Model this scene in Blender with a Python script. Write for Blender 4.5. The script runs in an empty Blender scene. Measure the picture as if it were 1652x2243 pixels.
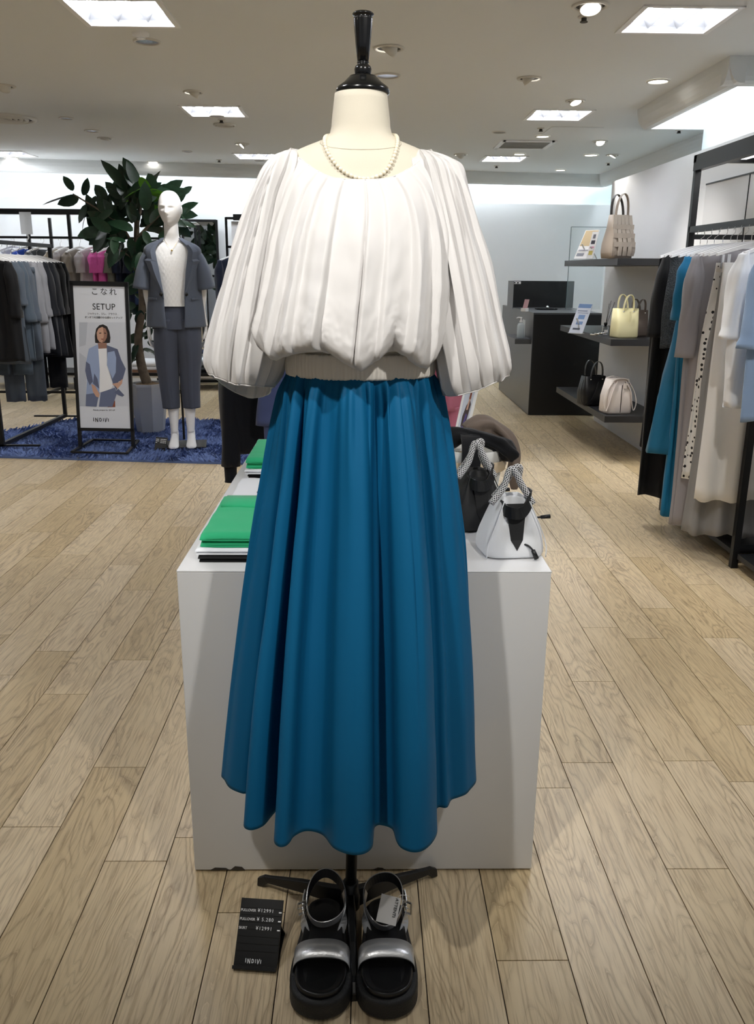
import bpy, bmesh, math, random
from mathutils import Vector, Matrix, Quaternion, noise
PI = math.pi
sin, cos = math.sin, math.cos
random.seed(7)
scene = bpy.context.scene
COL = scene.collection

# ------------------------------------------------------------------ camera
W, H, F = 1652.0, 2243.0, 1850.0
CAM_H = 1.30
YAW, PITCH, ROLL = 0.01671056, 0.27864561, math.radians(0.45)
_f = Vector((sin(YAW)*cos(PITCH), cos(YAW)*cos(PITCH), -sin(PITCH)))
_r0 = Vector((cos(YAW), -sin(YAW), 0))
_u0 = _r0.cross(_f)
_r = _r0*cos(ROLL) + _u0*sin(ROLL)
_u = -_r0*sin(ROLL) + _u0*cos(ROLL)
CAM = Vector((0, 0, CAM_H))
camd = bpy.data.cameras.new('camera')
camd.sensor_fit = 'HORIZONTAL'
camd.sensor_width = 36.0
camd.lens = F*36.0/W
camd.clip_start = 0.05
camd.clip_end = 60
camo = bpy.data.objects.new('camera', camd)
COL.objects.link(camo)
camo.matrix_world = Matrix(((_r.x, _u.x, -_f.x, CAM.x), (_r.y, _u.y, -_f.y, CAM.y), (_r.z, _u.z, -_f.z, CAM.z), (0, 0, 0, 1)))
scene.camera = camo

def ray(px, py):
    return _f + _r*((px-W/2)/F) - _u*((py-H/2)/F)
def atY(px, py, y):
    d = ray(px, py); return CAM + d*(y/d.y)
def atZ(px, py, z):
    d = ray(px, py); return CAM + d*((z-CAM_H)/d.z)
def atX(px, py, x):
    d = ray(px, py); return CAM + d*(x/d.x)

# ------------------------------------------------------------------ world, exposure
wd = bpy.data.worlds.new('world'); scene.world = wd
wd.use_nodes = True
wd.node_tree.nodes['Background'].inputs[0].default_value = (0.93, 0.96, 1.0, 1)
wd.node_tree.nodes['Background'].inputs[1].default_value = 0.11
vs = scene.view_settings
vs.view_transform = 'Standard'; vs.look = 'None'; vs.gamma = 1.0; vs.use_curve_mapping = False
vs.exposure = 1.06
scene.cycles.max_bounces = 6
scene.cycles.diffuse_bounces = 4
scene.cycles.glossy_bounces = 3
scene.cycles.transmission_bounces = 4
scene.cycles.transparent_max_bounces = 8
scene.cycles.use_adaptive_sampling = True
scene.cycles.adaptive_threshold = 0.03
scene.cycles.sample_clamp_indirect = 4.0
scene.cycles.caustics_reflective = False
scene.cycles.caustics_refractive = False
TROFFER_W = 30.0      # emission strength of the tubes
COVE_W = 10.0          # emission strength of the cove strips
LED_W = 2.6          # LED strips under the fixture tops
SPOT_W = 26.0         # watts of one accent downlight

# ------------------------------------------------------------------ materials
def lin(c):
    return tuple((v/12.92 if v <= 0.04045 else ((v+0.055)/1.055)**2.4) for v in c)
def hx(s):
    return lin(tuple(int(s[i:i+2], 16)/255 for i in (0, 2, 4)))
MATS = {}
def mat(name, col, rough=0.5, metal=0.0, spec=0.5, bump=None, var=None, trans=0.0, emit=None, alpha=None,
        sheen=0.0, glass=False, coat=0.0, backcol=None, weave=None):
    if name in MATS: return MATS[name]
    m = bpy.data.materials.new(name); m.use_nodes = True
    nt = m.node_tree; n = nt.nodes; l = nt.links
    b = n['Principled BSDF']
    c = hx(col) if isinstance(col, str) else col
    b.inputs['Base Color'].default_value = (*c, 1)
    b.inputs['Roughness'].default_value = rough
    b.inputs['Metallic'].default_value = metal
    b.inputs['Specular IOR Level'].default_value = spec
    if sheen: b.inputs['Sheen Weight'].default_value = sheen
    if coat: b.inputs['Coat Weight'].default_value = coat
    if glass:
        b.inputs['Transmission Weight'].default_value = 1.0; b.inputs['IOR'].default_value = 1.45
    if emit:
        b.inputs['Emission Color'].default_value = (*(hx(emit[0])), 1)
        b.inputs['Emission Strength'].default_value = emit[1]
    if alpha is not None: b.inputs['Alpha'].default_value = alpha
    tc = None
    if var or bump or weave:
        tc = n.new('ShaderNodeTexCoord')
    if var:
        sc_, amt = var[0], var[1]
        no = n.new('ShaderNodeTexNoise'); no.inputs['Scale'].default_value = sc_; no.inputs['Detail'].default_value = 4
        mp = n.new('ShaderNodeMapping')
        if len(var) > 2: mp.inputs['Scale'].default_value = var[2]
        l.new(tc.outputs['Object'], mp.inputs[0]); l.new(mp.outputs[0], no.inputs['Vector'])
        mr = n.new('ShaderNodeMapRange'); mr.inputs[3].default_value = 1-amt; mr.inputs[4].default_value = 1+amt
        mr.inputs[1].default_value = 0.3; mr.inputs[2].default_value = 0.7
        l.new(no.outputs['Fac'], mr.inputs[0])
        mx = n.new('ShaderNodeMix'); mx.data_type = 'RGBA'; mx.blend_type = 'MULTIPLY'; mx.inputs[0].default_value = 1
        mx.inputs[6].default_value = (*c, 1)
        l.new(mr.outputs[0], mx.inputs[7]); l.new(mx.outputs[2], b.inputs['Base Color'])
    if bump:
        no2 = n.new('ShaderNodeTexNoise'); no2.inputs['Scale'].default_value = bump[0]; no2.inputs['Detail'].default_value = 5
        mp2 = n.new('ShaderNodeMapping')
        if len(bump) > 2: mp2.inputs['Scale'].default_value = bump[2]
        l.new(tc.outputs['Object'], mp2.inputs[0]); l.new(mp2.outputs[0], no2.inputs['Vector'])
        bp = n.new('ShaderNodeBump'); bp.inputs['Strength'].default_value = bump[1]; bp.inputs['Distance'].default_value = 0.01
        l.new(no2.outputs['Fac'], bp.inputs['Height']); l.new(bp.outputs[0], b.inputs['Normal'])
    if trans:
        tr = n.new('ShaderNodeBsdfTranslucent'); tr.inputs[0].default_value = (*c, 1)
        ms = n.new('ShaderNodeMixShader'); ms.inputs[0].default_value = trans
        out = n['Material Output']
        l.new(b.outputs[0], ms.inputs[1]); l.new(tr.outputs[0], ms.inputs[2]); l.new(ms.outputs[0], out.inputs[0])
    MATS[name] = m
    return m

# ------------------------------------------------------------------ mesh helpers
class MB:
    def __init__(s): s.v = []; s.f = []; s.sm = []
    def add(s, vs_, fs, smooth=False):
        o = len(s.v); s.v += [tuple(v) for v in vs_]
        s.f += [tuple(i+o for i in f) for f in fs]; s.sm += [smooth]*len(fs); return s
    def box(s, x0, x1, y0, y1, z0, z1, m=None):
        vs_ = [Vector((x, y, z)) for z in (z0, z1) for y in (y0, y1) for x in (x0, x1)]
        if m is not None: vs_ = [m @ v for v in vs_]
        return s.add(vs_, [(0, 2, 3, 1), (4, 5, 7, 6), (0, 1, 5, 4), (2, 6, 7, 3), (0, 4, 6, 2), (1, 3, 7, 5)])
    def bar(s, a, b, w, d=None, up=(0, 0, 1)):
        a, b = Vector(a), Vector(b); d = w if d is None else d
        t = (b-a).normalized(); u = Vector(up)
        if abs(t.dot(u)) > .98: u = Vector((0, 1, 0))
        x = t.cross(u).normalized(); y = x.cross(t)
        vs_ = [p + x*(sx*w/2) + y*(sy*d/2) for p in (a, b) for sx, sy in ((-1, -1), (1, -1), (1, 1), (-1, 1))]
        return s.add(vs_, [(3, 2, 1, 0), (4, 5, 6, 7), (0, 1, 5, 4), (1, 2, 6, 5), (2, 3, 7, 6), (3, 0, 4, 7)])
    def tube(s, pts, r, n=8, closed=False, cap=True, flat=None):
        pts = [Vector(p) for p in pts]; N = len(pts)
        rs = r if isinstance(r, (list, tuple)) else [r]*N
        rings = []; prev = None
        for i, p in enumerate(pts):
            if closed: t = pts[(i+1) % N]-pts[i-1]
            else: t = pts[min(i+1, N-1)]-pts[max(i-1, 0)]
            t.normalize()
            if prev is None:
                u = Vector((0, 0, 1)) if abs(t.z) < .9 else Vector((1, 0, 0))
                if flat and len(flat) > 2: u = Vector(flat[2])
            else: u = prev
            u = (u - t*u.dot(t)).normalized(); prev = u; w = t.cross(u)
            if flat: ring = [p + u*(cos(a)*flat[0]) + w*(sin(a)*flat[1]) for a in [2*PI*k/n for k in range(n)]]
            else: ring = [p + (u*cos(a)+w*sin(a))*rs[i] for a in [2*PI*k/n for k in range(n)]]
            rings.append(ring)
        return s.loft(rings, close_u=True, cap=cap and not closed, close_v=closed, smooth=True)
    def strap(s, pts, w, th, side):
        """flat strap following pts; side = direction(s) across the strap"""
        pts = [Vector(p) for p in pts]; N = len(pts); rings = []
        for i, p in enumerate(pts):
            t = (pts[min(i+1, N-1)]-pts[max(i-1, 0)]).normalized()
            sd = Vector(side[i] if isinstance(side, list) else side)
            sd = (sd - t*sd.dot(t)).normalized(); nn = t.cross(sd)
            rings.append([p+sd*w/2+nn*th/2, p-sd*w/2+nn*th/2, p-sd*w/2-nn*th/2, p+sd*w/2-nn*th/2])
        return s.loft(rings, close_u=True, cap=True, smooth=False)
    def loft(s, rings, close_u=True, cap=False, close_v=False, smooth=True):
        n = len(rings[0]); o = len(s.v)
        for r in rings: s.v += [tuple(v) for v in r]
        R = len(rings); k = n if close_u else n-1
        for j in range(R if close_v else R-1):
            j2 = (j+1) % R
            for i in range(k):
                i2 = (i+1) % n
                s.f.append((o+j*n+i, o+j*n+i2, o+j2*n+i2, o+j2*n+i)); s.sm.append(smooth)
        if cap:
            s.f.append(tuple(o+i for i in reversed(range(n)))); s.sm.append(False)
            s.f.append(tuple(o+(R-1)*n+i for i in range(n))); s.sm.append(False)
        return s
    def lathe(s, prof, n=24, c=(0, 0, 0), cap=True, m=None, flute=None):
        rings = []
        for r, z in prof:
            ring = []
            for k in range(n):
                a = 2*PI*k/n; rr = r
                if flute: rr = r*(1-flute[1]*abs(sin(a*flute[0]/2)))
                v = Vector((c[0]+rr*cos(a), c[1]+rr*sin(a), c[2]+z))
                ring.append(m @ v if m is not None else v)
            rings.append(ring)
        return s.loft(rings, cap=cap)
    def prism(s, poly, z0, z1, m=None):
        n = len(poly)
        vs_ = [Vector((x, y, z)) for z in (z0, z1) for x, y in poly]
        if m is not None: vs_ = [m @ v for v in vs_]
        return s.add(vs_, [tuple(reversed(range(n))), tuple(range(n, 2*n))] + [(i, (i+1) % n, n+(i+1) % n, n+i) for i in range(n)])
    def sphere(s, c, r, n=12, m=None, sc=(1, 1, 1)):
        prof = []
        rings = []
        for j in range(n//2+1):
            th = PI*j/(n//2)
            rings.append([(c[0]+sc[0]*r*max(sin(th), .001)*cos(2*PI*k/n), c[1]+sc[1]*r*max(sin(th), .001)*sin(2*PI*k/n), c[2]-sc[2]*r*cos(th)) for k in range(n)])
        if m is not None: rings = [[m @ Vector(v) for v in rr] for rr in rings]
        return s.loft(rings)
    def mesh(s, name):
        me = bpy.data.meshes.new(name); me.from_pydata(s.v, [], s.f)
        me.polygons.foreach_set('use_smooth', s.sm); me.update(); return me
    def build(s, name, m, parent=None, bevel=0, subsurf=0, solid=0, sharp=None, solid_off=0):
        o = link(name, s.mesh(name), m, parent)
        if solid:
            md = o.modifiers.new('solid', 'SOLIDIFY'); md.thickness = solid; md.offset = solid_off
        if bevel:
            md = o.modifiers.new('bevel', 'BEVEL'); md.width = bevel; md.segments = 2; md.limit_method = 'ANGLE'
        if subsurf:
            md = o.modifiers.new('sub', 'SUBSURF'); md.levels = subsurf; md.render_levels = subsurf
        return o

def link(name, me, m, parent=None):
    o = bpy.data.objects.new(name, me); COL.objects.link(o)
    if m is not None and not me.materials: me.materials.append(m)
    if parent is not None: o.parent = parent
    return o
def tag(o, label=None, cat=None, group=None, kind=None):
    if label: o['label'] = label
    if cat: o['category'] = cat
    if group: o['group'] = group
    if kind: o['kind'] = kind
    return o
def thing(name, label, cat, loc=(0, 0, 0), rz=0, group=None):
    o = bpy.data.objects.new(name, None); COL.objects.link(o)
    o.empty_display_size = .05
    o.location = loc; o.rotation_euler = (0, 0, rz)
    return tag(o, label, cat, group)
def struct(o): o['kind'] = 'structure'; return o
def copy_tree(o, parent=None):
    c = o.copy(); COL.objects.link(c)
    if parent is not None: c.parent = parent
    for ch in list(o.children): copy_tree(ch, c)
    return c
def text(name, body, size, m, parent, mw, align='LEFT', sx=1.0, ext=0.0004, spacing=1.0):
    cu = bpy.data.curves.new(name, 'FONT'); cu.body = body; cu.size = size; cu.align_x = align
    cu.extrude = ext; cu.space_character = spacing; cu.resolution_u = 3
    t = bpy.data.objects.new(name, cu); COL.objects.link(t)
    bpy.context.view_layer.update()
    me = bpy.data.meshes.new_from_object(t.evaluated_get(bpy.context.evaluated_depsgraph_get()))
    bpy.data.objects.remove(t); bpy.data.curves.remove(cu)
    o = link(name, me, m, parent); me.materials.clear(); me.materials.append(m)
    o.matrix_local = mw @ Matrix.Diagonal((sx, 1, 1, 1)); return o
def smooth(a, b, x):
    t = max(0, min(1, (x-a)/(b-a))); return t*t*(3-2*t)
def interp(xs, ys, x):
    if x <= xs[0]: return ys[0]
    for i in range(1, len(xs)):
        if x <= xs[i]:
            t = (x-xs[i-1])/(xs[i]-xs[i-1]); return ys[i-1]+(ys[i]-ys[i-1])*t
    return ys[-1]
def cinterp(xs, ys, x):
    """smooth (Catmull-Rom / Hermite) interpolation"""
    if x <= xs[0]: return ys[0]
    if x >= xs[-1]: return ys[-1]
    for i in range(1, len(xs)):
        if x <= xs[i]:
            break
    def slope(k):
        a, b = max(k-1, 0), min(k+1, len(xs)-1)
        return (ys[b]-ys[a])/(xs[b]-xs[a])
    hh = xs[i]-xs[i-1]; t = (x-xs[i-1])/hh
    m0, m1 = slope(i-1)*hh, slope(i)*hh
    return (2*t**3-3*t*t+1)*ys[i-1]+(t**3-2*t*t+t)*m0+(-2*t**3+3*t*t)*ys[i]+(t**3-t*t)*m1
def spline(pts, n, closed=False):
    """Catmull-Rom through points"""
    pts = [Vector(p) for p in pts]; N = len(pts); out = []
    segs = N if closed else N-1
    for i in range(segs):
        p0 = pts[(i-1) % N] if closed or i > 0 else pts[0]*2-pts[1]
        p1 = pts[i % N]; p2 = pts[(i+1) % N]
        p3 = pts[(i+2) % N] if closed or i+2 < N else pts[-1]*2-pts[-2]
        for k in range(n):
            t = k/n
            out.append(0.5*((2*p1)+(p2-p0)*t+(2*p0-5*p1+4*p2-p3)*t*t+(3*p1-p0-3*p2+p3)*t**3))
    if not closed: out.append(pts[-1])
    return out
def resample(pts, n):
    d = [0]
    for i in range(1, len(pts)): d.append(d[-1]+(pts[i]-pts[i-1]).length)
    out = []; j = 0
    for k in range(n):
        s = d[-1]*k/(n-1)
        while j < len(d)-2 and d[j+1] < s: j += 1
        t = (s-d[j])/max(d[j+1]-d[j], 1e-9); out.append(pts[j].lerp(pts[j+1], min(1, max(0, t))))
    return out
ORD = ['first', 'second', 'third', 'fourth', 'fifth', 'sixth', 'seventh', 'eighth', 'ninth', 'tenth', 'eleventh', 'twelfth', 'thirteenth']

M_white_wall = mat('white_wall_paint', 'e9eaec', .7, var=(2, .015))
M_ceiling = mat('ceiling_paint', 'e2e4e3', .85, bump=(60, .04))
M_black = mat('black_satin_metal', '0d0e10', .42, spec=.4)
M_blackplastic = mat('black_gloss_plastic', '0b0c0e', .25)
M_white_lam = mat('white_laminate', 'dedede', .28, var=(3, .01))
M_chrome = mat('polished_steel', 'd8d8d8', .18, metal=1)
M_hanger = mat('white_hanger_plastic', 'f4f4f5', .35)
M_led = mat('led_strip', 'ffffff', .5, emit=('ffffff', LED_W))
# ================================================================== the setting
CEIL = 2.36
# ---- floor: single oak planks
def wood_material(name, per_object):
    m = bpy.data.materials.new(name); m.use_nodes = True
    nt = m.node_tree; n = nt.nodes; l = nt.links; b = n['Principled BSDF']
    def N(t, **k):
        x = n.new(t)
        for a, v in k.items(): setattr(x, a, v)
        return x
    def math_(op, a, b_=None, c=None):
        x = N('ShaderNodeMath', operation=op)
        for i, v in enumerate((a, b_, c)):
            if v is None: continue
            if isinstance(v, (int, float)): x.inputs[i].default_value = v
            else: l.new(v, x.inputs[i])
        return x.outputs[0]
    geo = N('ShaderNodeNewGeometry'); sep = N('ShaderNodeSeparateXYZ'); l.new(geo.outputs['Position'], sep.inputs[0])
    if per_object:
        rnd = N('ShaderNodeObjectInfo').outputs['Random']
    else:
        wn = N('ShaderNodeTexWhiteNoise', noise_dimensions='1D')
        l.new(math_('FLOOR', math_('DIVIDE', math_('SUBTRACT', sep.outputs[0], 0.548), 0.142)), wn.inputs['W'])
        rnd = wn.outputs['Value']
    seed = math_('MULTIPLY', rnd, 57.0)
    def noise_at(sx, sy, detail, dist=0.0, rough=.5, off=0.0):
        cb = N('ShaderNodeCombineXYZ')
        l.new(math_('MULTIPLY', sep.outputs[0], sx), cb.inputs[0]); l.new(math_('MULTIPLY', sep.outputs[1], sy), cb.inputs[1])
        l.new(math_('ADD', seed, off), cb.inputs[2])
        no = N('ShaderNodeTexNoise'); no.inputs['Scale'].default_value = 1; no.inputs['Detail'].default_value = detail
        no.inputs['Roughness'].default_value = rough; no.inputs['Distortion'].default_value = dist
        l.new(cb.outputs[0], no.inputs['Vector']); return no.outputs['Fac']
    base = noise_at(9.0, 1.5, 2.0, .5)
    wob = noise_at(26, 11, 3.0, .4, off=9)
    # contour lines of a stretched noise give the flame figure of flat-sawn oak
    ring = math_('FRACT', math_('MULTIPLY', math_('ADD', base, math_('MULTIPLY', wob, .07)), 17.0))
    rampv = N('ShaderNodeValToRGB'); l.new(ring, rampv.inputs[0])
    e = rampv.color_ramp.elements
    e[0].position = 0.0; e[0].color = (0, 0, 0, 1); e[1].position = 1.0; e[1].color = (1, 1, 1, 1)
    for p, v in ((.06, .1), (.20, .7), (.45, 1), (.80, .9), (.95, .35)):
        x = rampv.color_ramp.elements.new(p); x.color = (v, v, v, 1)
    pores = noise_at(230, 9, 2.0, .2, off=21)
    poremask = N('ShaderNodeMapRange'); l.new(pores, poremask.inputs[0]); poremask.inputs[1].default_value = .36; poremask.inputs[2].default_value = .5
    region = N('ShaderNodeMapRange'); l.new(noise_at(7, 1.2, 1.0, off=33), region.inputs[0]); region.inputs[1].default_value = .35; region.inputs[2].default_value = .62
    streak = noise_at(60, 2.2, 3.0, .3, off=3)
    figmix = N('ShaderNodeMix', data_type='FLOAT'); l.new(region.outputs[0], figmix.inputs[0])
    l.new(rampv.outputs[0], figmix.inputs[2]); 
    l.new(math_('MULTIPLY', math_('ADD', rampv.outputs[0], 1.4), .41), figmix.inputs[3])
    fig = figmix.outputs[0]
    tone = N('ShaderNodeMix', data_type='RGBA'); l.new(rnd, tone.inputs[0])
    tone.inputs[6].default_value = (*hx('dac59c'), 1); tone.inputs[7].default_value = (*hx('eedcba'), 1)
    dark = N('ShaderNodeMix', data_type='RGBA', blend_type='MULTIPLY'); 
    l.new(tone.outputs[2], dark.inputs[6]); dark.inputs[7].default_value = (.42, .37, .33, 1)
    l.new(math_('MULTIPLY', math_('SUBTRACT', 1.0, fig), .72), dark.inputs[0])
    d2 = N('ShaderNodeMix', data_type='RGBA', blend_type='MULTIPLY'); l.new(dark.outputs[2], d2.inputs[6]); d2.inputs[7].default_value = (.60, .54, .49, 1)
    l.new(math_('MULTIPLY', math_('SUBTRACT', 1.0, poremask.outputs[0]), .55), d2.inputs[0])
    d3 = N('ShaderNodeMix', data_type='RGBA', blend_type='MULTIPLY'); l.new(d2.outputs[2], d3.inputs[6]); d3.inputs[7].default_value = (.78, .74, .70, 1)
    l.new(streak, d3.inputs[0])
    l.new(d3.outputs[2], b.inputs['Base Color'])
    b.inputs['Roughness'].default_value = .36; b.inputs['Specular IOR Level'].default_value = .5
    bp = N('ShaderNodeBump'); bp.inputs['Strength'].default_value = .12; bp.inputs['Distance'].default_value = .002
    l.new(fig, bp.inputs['Height']); l.new(bp.outputs[0], b.inputs['Normal'])
    return m
M_wood = wood_material('oak_floorboard', True)
M_woodfar = wood_material('oak_floorboard_far', False)
M_gap = mat('dark_board_joint', '3c332e', .8)
floor = struct(MB().box(-6.6, 3.4, -3.0, 11.2, -.06, -.004).build('floor', M_gap))
PW, PL = 0.142, 0.909
known = {0: 2.039, 1: 2.518, 2: 2.956, 3: 2.857, -11: 2.43, -10: 2.675, -9: 2.02, -12: 2.745}
g = .0012
pm = MB().box(g-PW/2, PW/2-g, g-PL/2, PL/2-g, -.006, 0)
pm_mesh = pm.mesh('plank'); pm_mesh.materials.append(M_wood)
cand = []; far = MB()
for k in range(-50, 20):
    x0 = 0.548 + PW*k
    rr = random.Random(k+500)
    off = known.get(k, rr.uniform(0, PL))
    j0 = math.floor((-3.0-off)/PL)
    for j in range(j0, j0+17):
        y0 = off+PL*j
        if x0 < -6.5 or x0+PW > 3.35 or y0 > 11 or y0 < -3.0: continue
        xc, yc = x0+PW/2, y0+PL/2
        inview = False; area = 0
        for yy in (y0+.02, yc, y0+PL-.02):
            d = Vector((xc, yy, 0))-CAM; z = d.dot(_f)
            if z > .3:
                px = W/2+F*d.dot(_r)/z; py = H/2-F*d.dot(_u)/z
                if -60 < px < W+60 and -50 < py < H+250:
                    hidden = (420 < px < 1165 and py < 1900 and yy > 1.62)
                    inview = True; area = max(area, 1/z**3 * (.02 if hidden else 1))
        cand.append((area, xc, yc))
cand.sort(reverse=True)
for i, (a, xc, yc) in enumerate(cand):
    if i < 300:
        o = bpy.data.objects.new('plank', pm_mesh); COL.objects.link(o); o.location = (xc, yc, 0); o.parent = floor
    else:
        far.box(xc-PW/2+g, xc+PW/2-g, yc-PL/2+g, yc+PL/2-g, -.006, 0)
o = far.build('plank', M_woodfar, floor); o['kind'] = 'stuff'

# ---- ceiling with holes left for nothing: fittings hang a little proud or sit in boxes
TX = [-3.45, -1.05, 1.36]; TY = [1.70, 4.11, 6.45, 8.87]
TH = .20   # troffer half size
BL, BR = Vector((-6.6, 8.72, 0)), Vector((2.75, 10.22, 0))     # line of the rear cornice
def back_y(x): return BL.y + (BR.y-BL.y)*(x-BL.x)/(BR.x-BL.x)
def ceiling_mesh():
    mb = MB()
    # strips between troffer rows / columns so that each troffer sits in a real opening
    xs = [-6.6] + sum([[x-TH, x+TH] for x in TX], []) + [1.86, 2.66]
    ys = [-3.0] + sum([[y-TH, y+TH] for y in TY], [])
    for i in range(len(xs)-1):
        for j in range(len(ys)):
            x0, x1 = xs[i], xs[i+1]
            hole = (i % 2 == 1 and i < 2*len(TX)) and (j % 2 == 1)
            if i == len(xs)-2: continue
            if hole: continue
            y0 = ys[j]
            if j < len(ys)-1:
                mb.box(x0, x1, y0, ys[j+1], CEIL, CEIL+.05)
            else:
                b0, b1 = back_y(x0), back_y(x1)
                vs_ = [(x0, y0, CEIL), (x1, y0, CEIL), (x1, b1, CEIL), (x0, b0, CEIL)]
                vs_ += [(a, b, CEIL+.05) for a, b, c in vs_]
                mb.add(vs_, [(3, 2, 1, 0), (4, 5, 6, 7), (0, 1, 5, 4), (1, 2, 6, 5), (2, 3, 7, 6), (3, 0, 4, 7)])
    mb.box(1.86, 2.66, -3.0, 4.73, CEIL, CEIL+.05); mb.box(1.86, 2.66, 6.22, back_y(2.2), CEIL, CEIL+.05); mb.box(2.66, 3.3, 2.0, 4.73, CEIL, CEIL+.05)
    return mb
ceiling = struct(ceiling_mesh().build('ceiling', M_ceiling))
struct(MB().box(-6.8, 3.6, -3.0, 11.4, 2.75, 2.80).build('ceiling', M_ceiling))

# ---- cornices: curved profile hanging from the ceiling in front of the lit cove
def cornice(name, pts, inward, th=.30, h=.125, lip=.07):
    """pts along the ceiling line; inward = horizontal direction away from the room"""
    prof = []
    for k in range(7):
        a = k/6*PI/2
        prof.append((lip*(1-cos(a)), -h*sin(a)))
    prof += [(lip+.02, -h), (lip+.02, 0.10), (0, 0.10)]
    mb = MB(); rings = []
    for p, iw in zip(pts, inward):
        rings.append([Vector((p[0], p[1], CEIL)) + Vector(iw)*u + Vector((0, 0, w)) for u, w in prof])
    mb.loft(rings, close_u=True, cap=True, smooth=False)
    return struct(mb.build(name, M_ceiling))
bd = (BR-BL).normalized(); bn = Vector((-bd.y, bd.x, 0))
cornice('trim_1', [BL, BR], [bn, bn])
cornice('trim_2', [(2.66, 6.3, 0), (2.66, 10.24, 0)], [(1, 0, 0), (1, 0, 0)])
# bulkhead over the right-hand bay, with rounded edge
cornice('trim_3', [(1.85, 4.72, 0), (1.85, 6.23, 0)], [(1, 0, 0), (1, 0, 0)])
cornice('trim_4', [(1.85, 4.72, 0), (2.30, 4.72, 0)], [(0, 1, 0), (0, 1, 0)])
cornice('trim_5', [(1.94, 6.23, 0), (2.30, 6.23, 0)], [(0, -1, 0), (0, -1, 0)], lip=.02)
# ---- walls
M_cove = mat('cove_wall_paint', 'e4eef0', .7)
wb = MB()
wl, wr = Vector((-7.0, 9.90, 0)), Vector((3.6, 10.47, 0))
wd_ = (wr-wl).normalized(); wn_ = Vector((-wd_.y, wd_.x, 0)); p0, p1 = wl, wr
def wall_y(x): return wl.y+(wr.y-wl.y)*(x-wl.x)/(wr.x-wl.x)-.06
def slab(mb, a, b, n_, th, z0, z1):
    vs_ = [Vector((q.x, q.y, z)) for z in (z0, z1) for q in (a, b, b+n_*th, a+n_*th)]
    mb.add(vs_, [(3, 2, 1, 0), (4, 5, 6, 7), (0, 1, 5, 4), (1, 2, 6, 5), (2, 3, 7, 6), (3, 0, 4, 7)])
slab(wb, p0, p1, wn_, .1, 0, 2.76)
struct(wb.build('wall_back', M_cove))
wp = MB(); slab(wp, p0-wn_*.06, p1-wn_*.06, wn_, .06, 0, 2.05)
struct(wp.build('wall_back', M_white_wall))
struct(MB().box(2.10, 2.22, 2.6, 7.62, 0, 2.035).build('wall_right', M_white_wall))
struct(MB().box(2.30, 2.38, 2.6, 6.19, 0, 2.76).build('wall_right', M_cove))
struct(MB().box(3.02, 3.12, 5.9, 10.9, 0, 2.76).build('wall_right', M_cove))
struct(MB().box(-6.75, -6.62, -3, 10, 0, 2.8).build('wall_left', M_white_wall))
struct(MB().box(2.38, 3.02, 6.15, 6.19, 0, 2.36).build('wall_right', M_white_wall))
# cove light strips (hidden behind the cornices, they light the walls)
M_covelight = mat('cove_light', 'f4feff', .5, emit=('f2f9ff', COVE_W))
def cove(a, b, z=CEIL+.06):
    o = tag(MB().bar(a, b, .05, .03).build('cove_light_strip', M_covelight), None, 'light strip')
    return o
q0, q1 = BL+bn*.16+bd*.3, BR+bn*.16-bd*.1
tag(cove(q0+Vector((0, 0, CEIL+.02)), q1+Vector((0, 0, CEIL+.02))), 'hidden cove light strip along the rear cornice')
tag(cove((2.80, 6.5, CEIL+.02), (2.80, 10.0, CEIL+.02)), 'hidden cove light strip behind the far right cornice')
tag(cove((2.03, 4.86, CEIL+.02), (2.03, 6.1, CEIL+.02)), 'hidden light strip above the right-hand bulkhead')
# ================================================================== ceiling fittings
M_frame = mat('white_light_frame', 'f2f2f0', .45)
M_louvre = mat('satin_grey_louvre', '5f6062', .5)
M_tube = mat('lamp_tube', 'ffffff', .5, emit=('f6f8ff', TROFFER_W))
M_lampon = mat('lamp_lens_on', 'ffffff', .5, emit=('fffaf2', 5))
M_lampoff = mat('silver_reflector', 'cdd6ee', .22, metal=.85)
M_ring = mat('downlight_ring', 'd9d6cd', .5)
M_darkhole = mat('dark_recess', '4a4844', .8)
fr = MB()
for s in (-1, 1):
    fr.box(s*TH-.012, s*TH+.012, -TH-.012, TH+.012, -.006, .004)
    fr.box(-TH-.012, TH+.012, s*TH-.012, s*TH+.012, -.006, .004)
hs = MB()
hs.box(-TH, TH, -TH, TH, .10, .105)
for s in (-1, 1):
    hs.box(s*TH-.004, s*TH+.004, -TH, TH, .0, .10); hs.box(-TH, TH, s*TH-.004, s*TH+.004, 0, .10)
lv = MB()
for xx in (-.067, .067):
    lv.add([(xx-.055, -TH, .095), (xx, -TH, .012), (xx+.055, -TH, .095), (xx-.055, TH, .095), (xx, TH, .012), (xx+.055, TH, .095)],
           [(0, 1, 4, 3), (1, 2, 5, 4), (0, 2, 1), (3, 4, 5)])
for s in (-1, 1):
    lv.add([(s*TH, -TH, .01), (s*(TH-.035), -TH, .095), (s*TH, TH, .01), (s*(TH-.035), TH, .095)], [(0, 1, 3, 2)])
    lv.add([(-TH, s*TH, .01), (TH, s*TH, .01), (TH, s*(TH-.03), .095), (-TH, s*(TH-.03), .095)], [(0, 1, 2, 3)])
tb = MB().tube([(0, -TH+.035, 0), (0, TH-.035, 0)], .024, 10)
me_f, me_h, me_l, me_t = fr.mesh('frame'), hs.mesh('housing'), lv.mesh('louvre'), tb.mesh('tube')
def zone(x, y):
    return {(-3.45): 'far left', (-1.05): 'left', (1.36): 'right', (-5.86): 'outer left'}[x]
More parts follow.
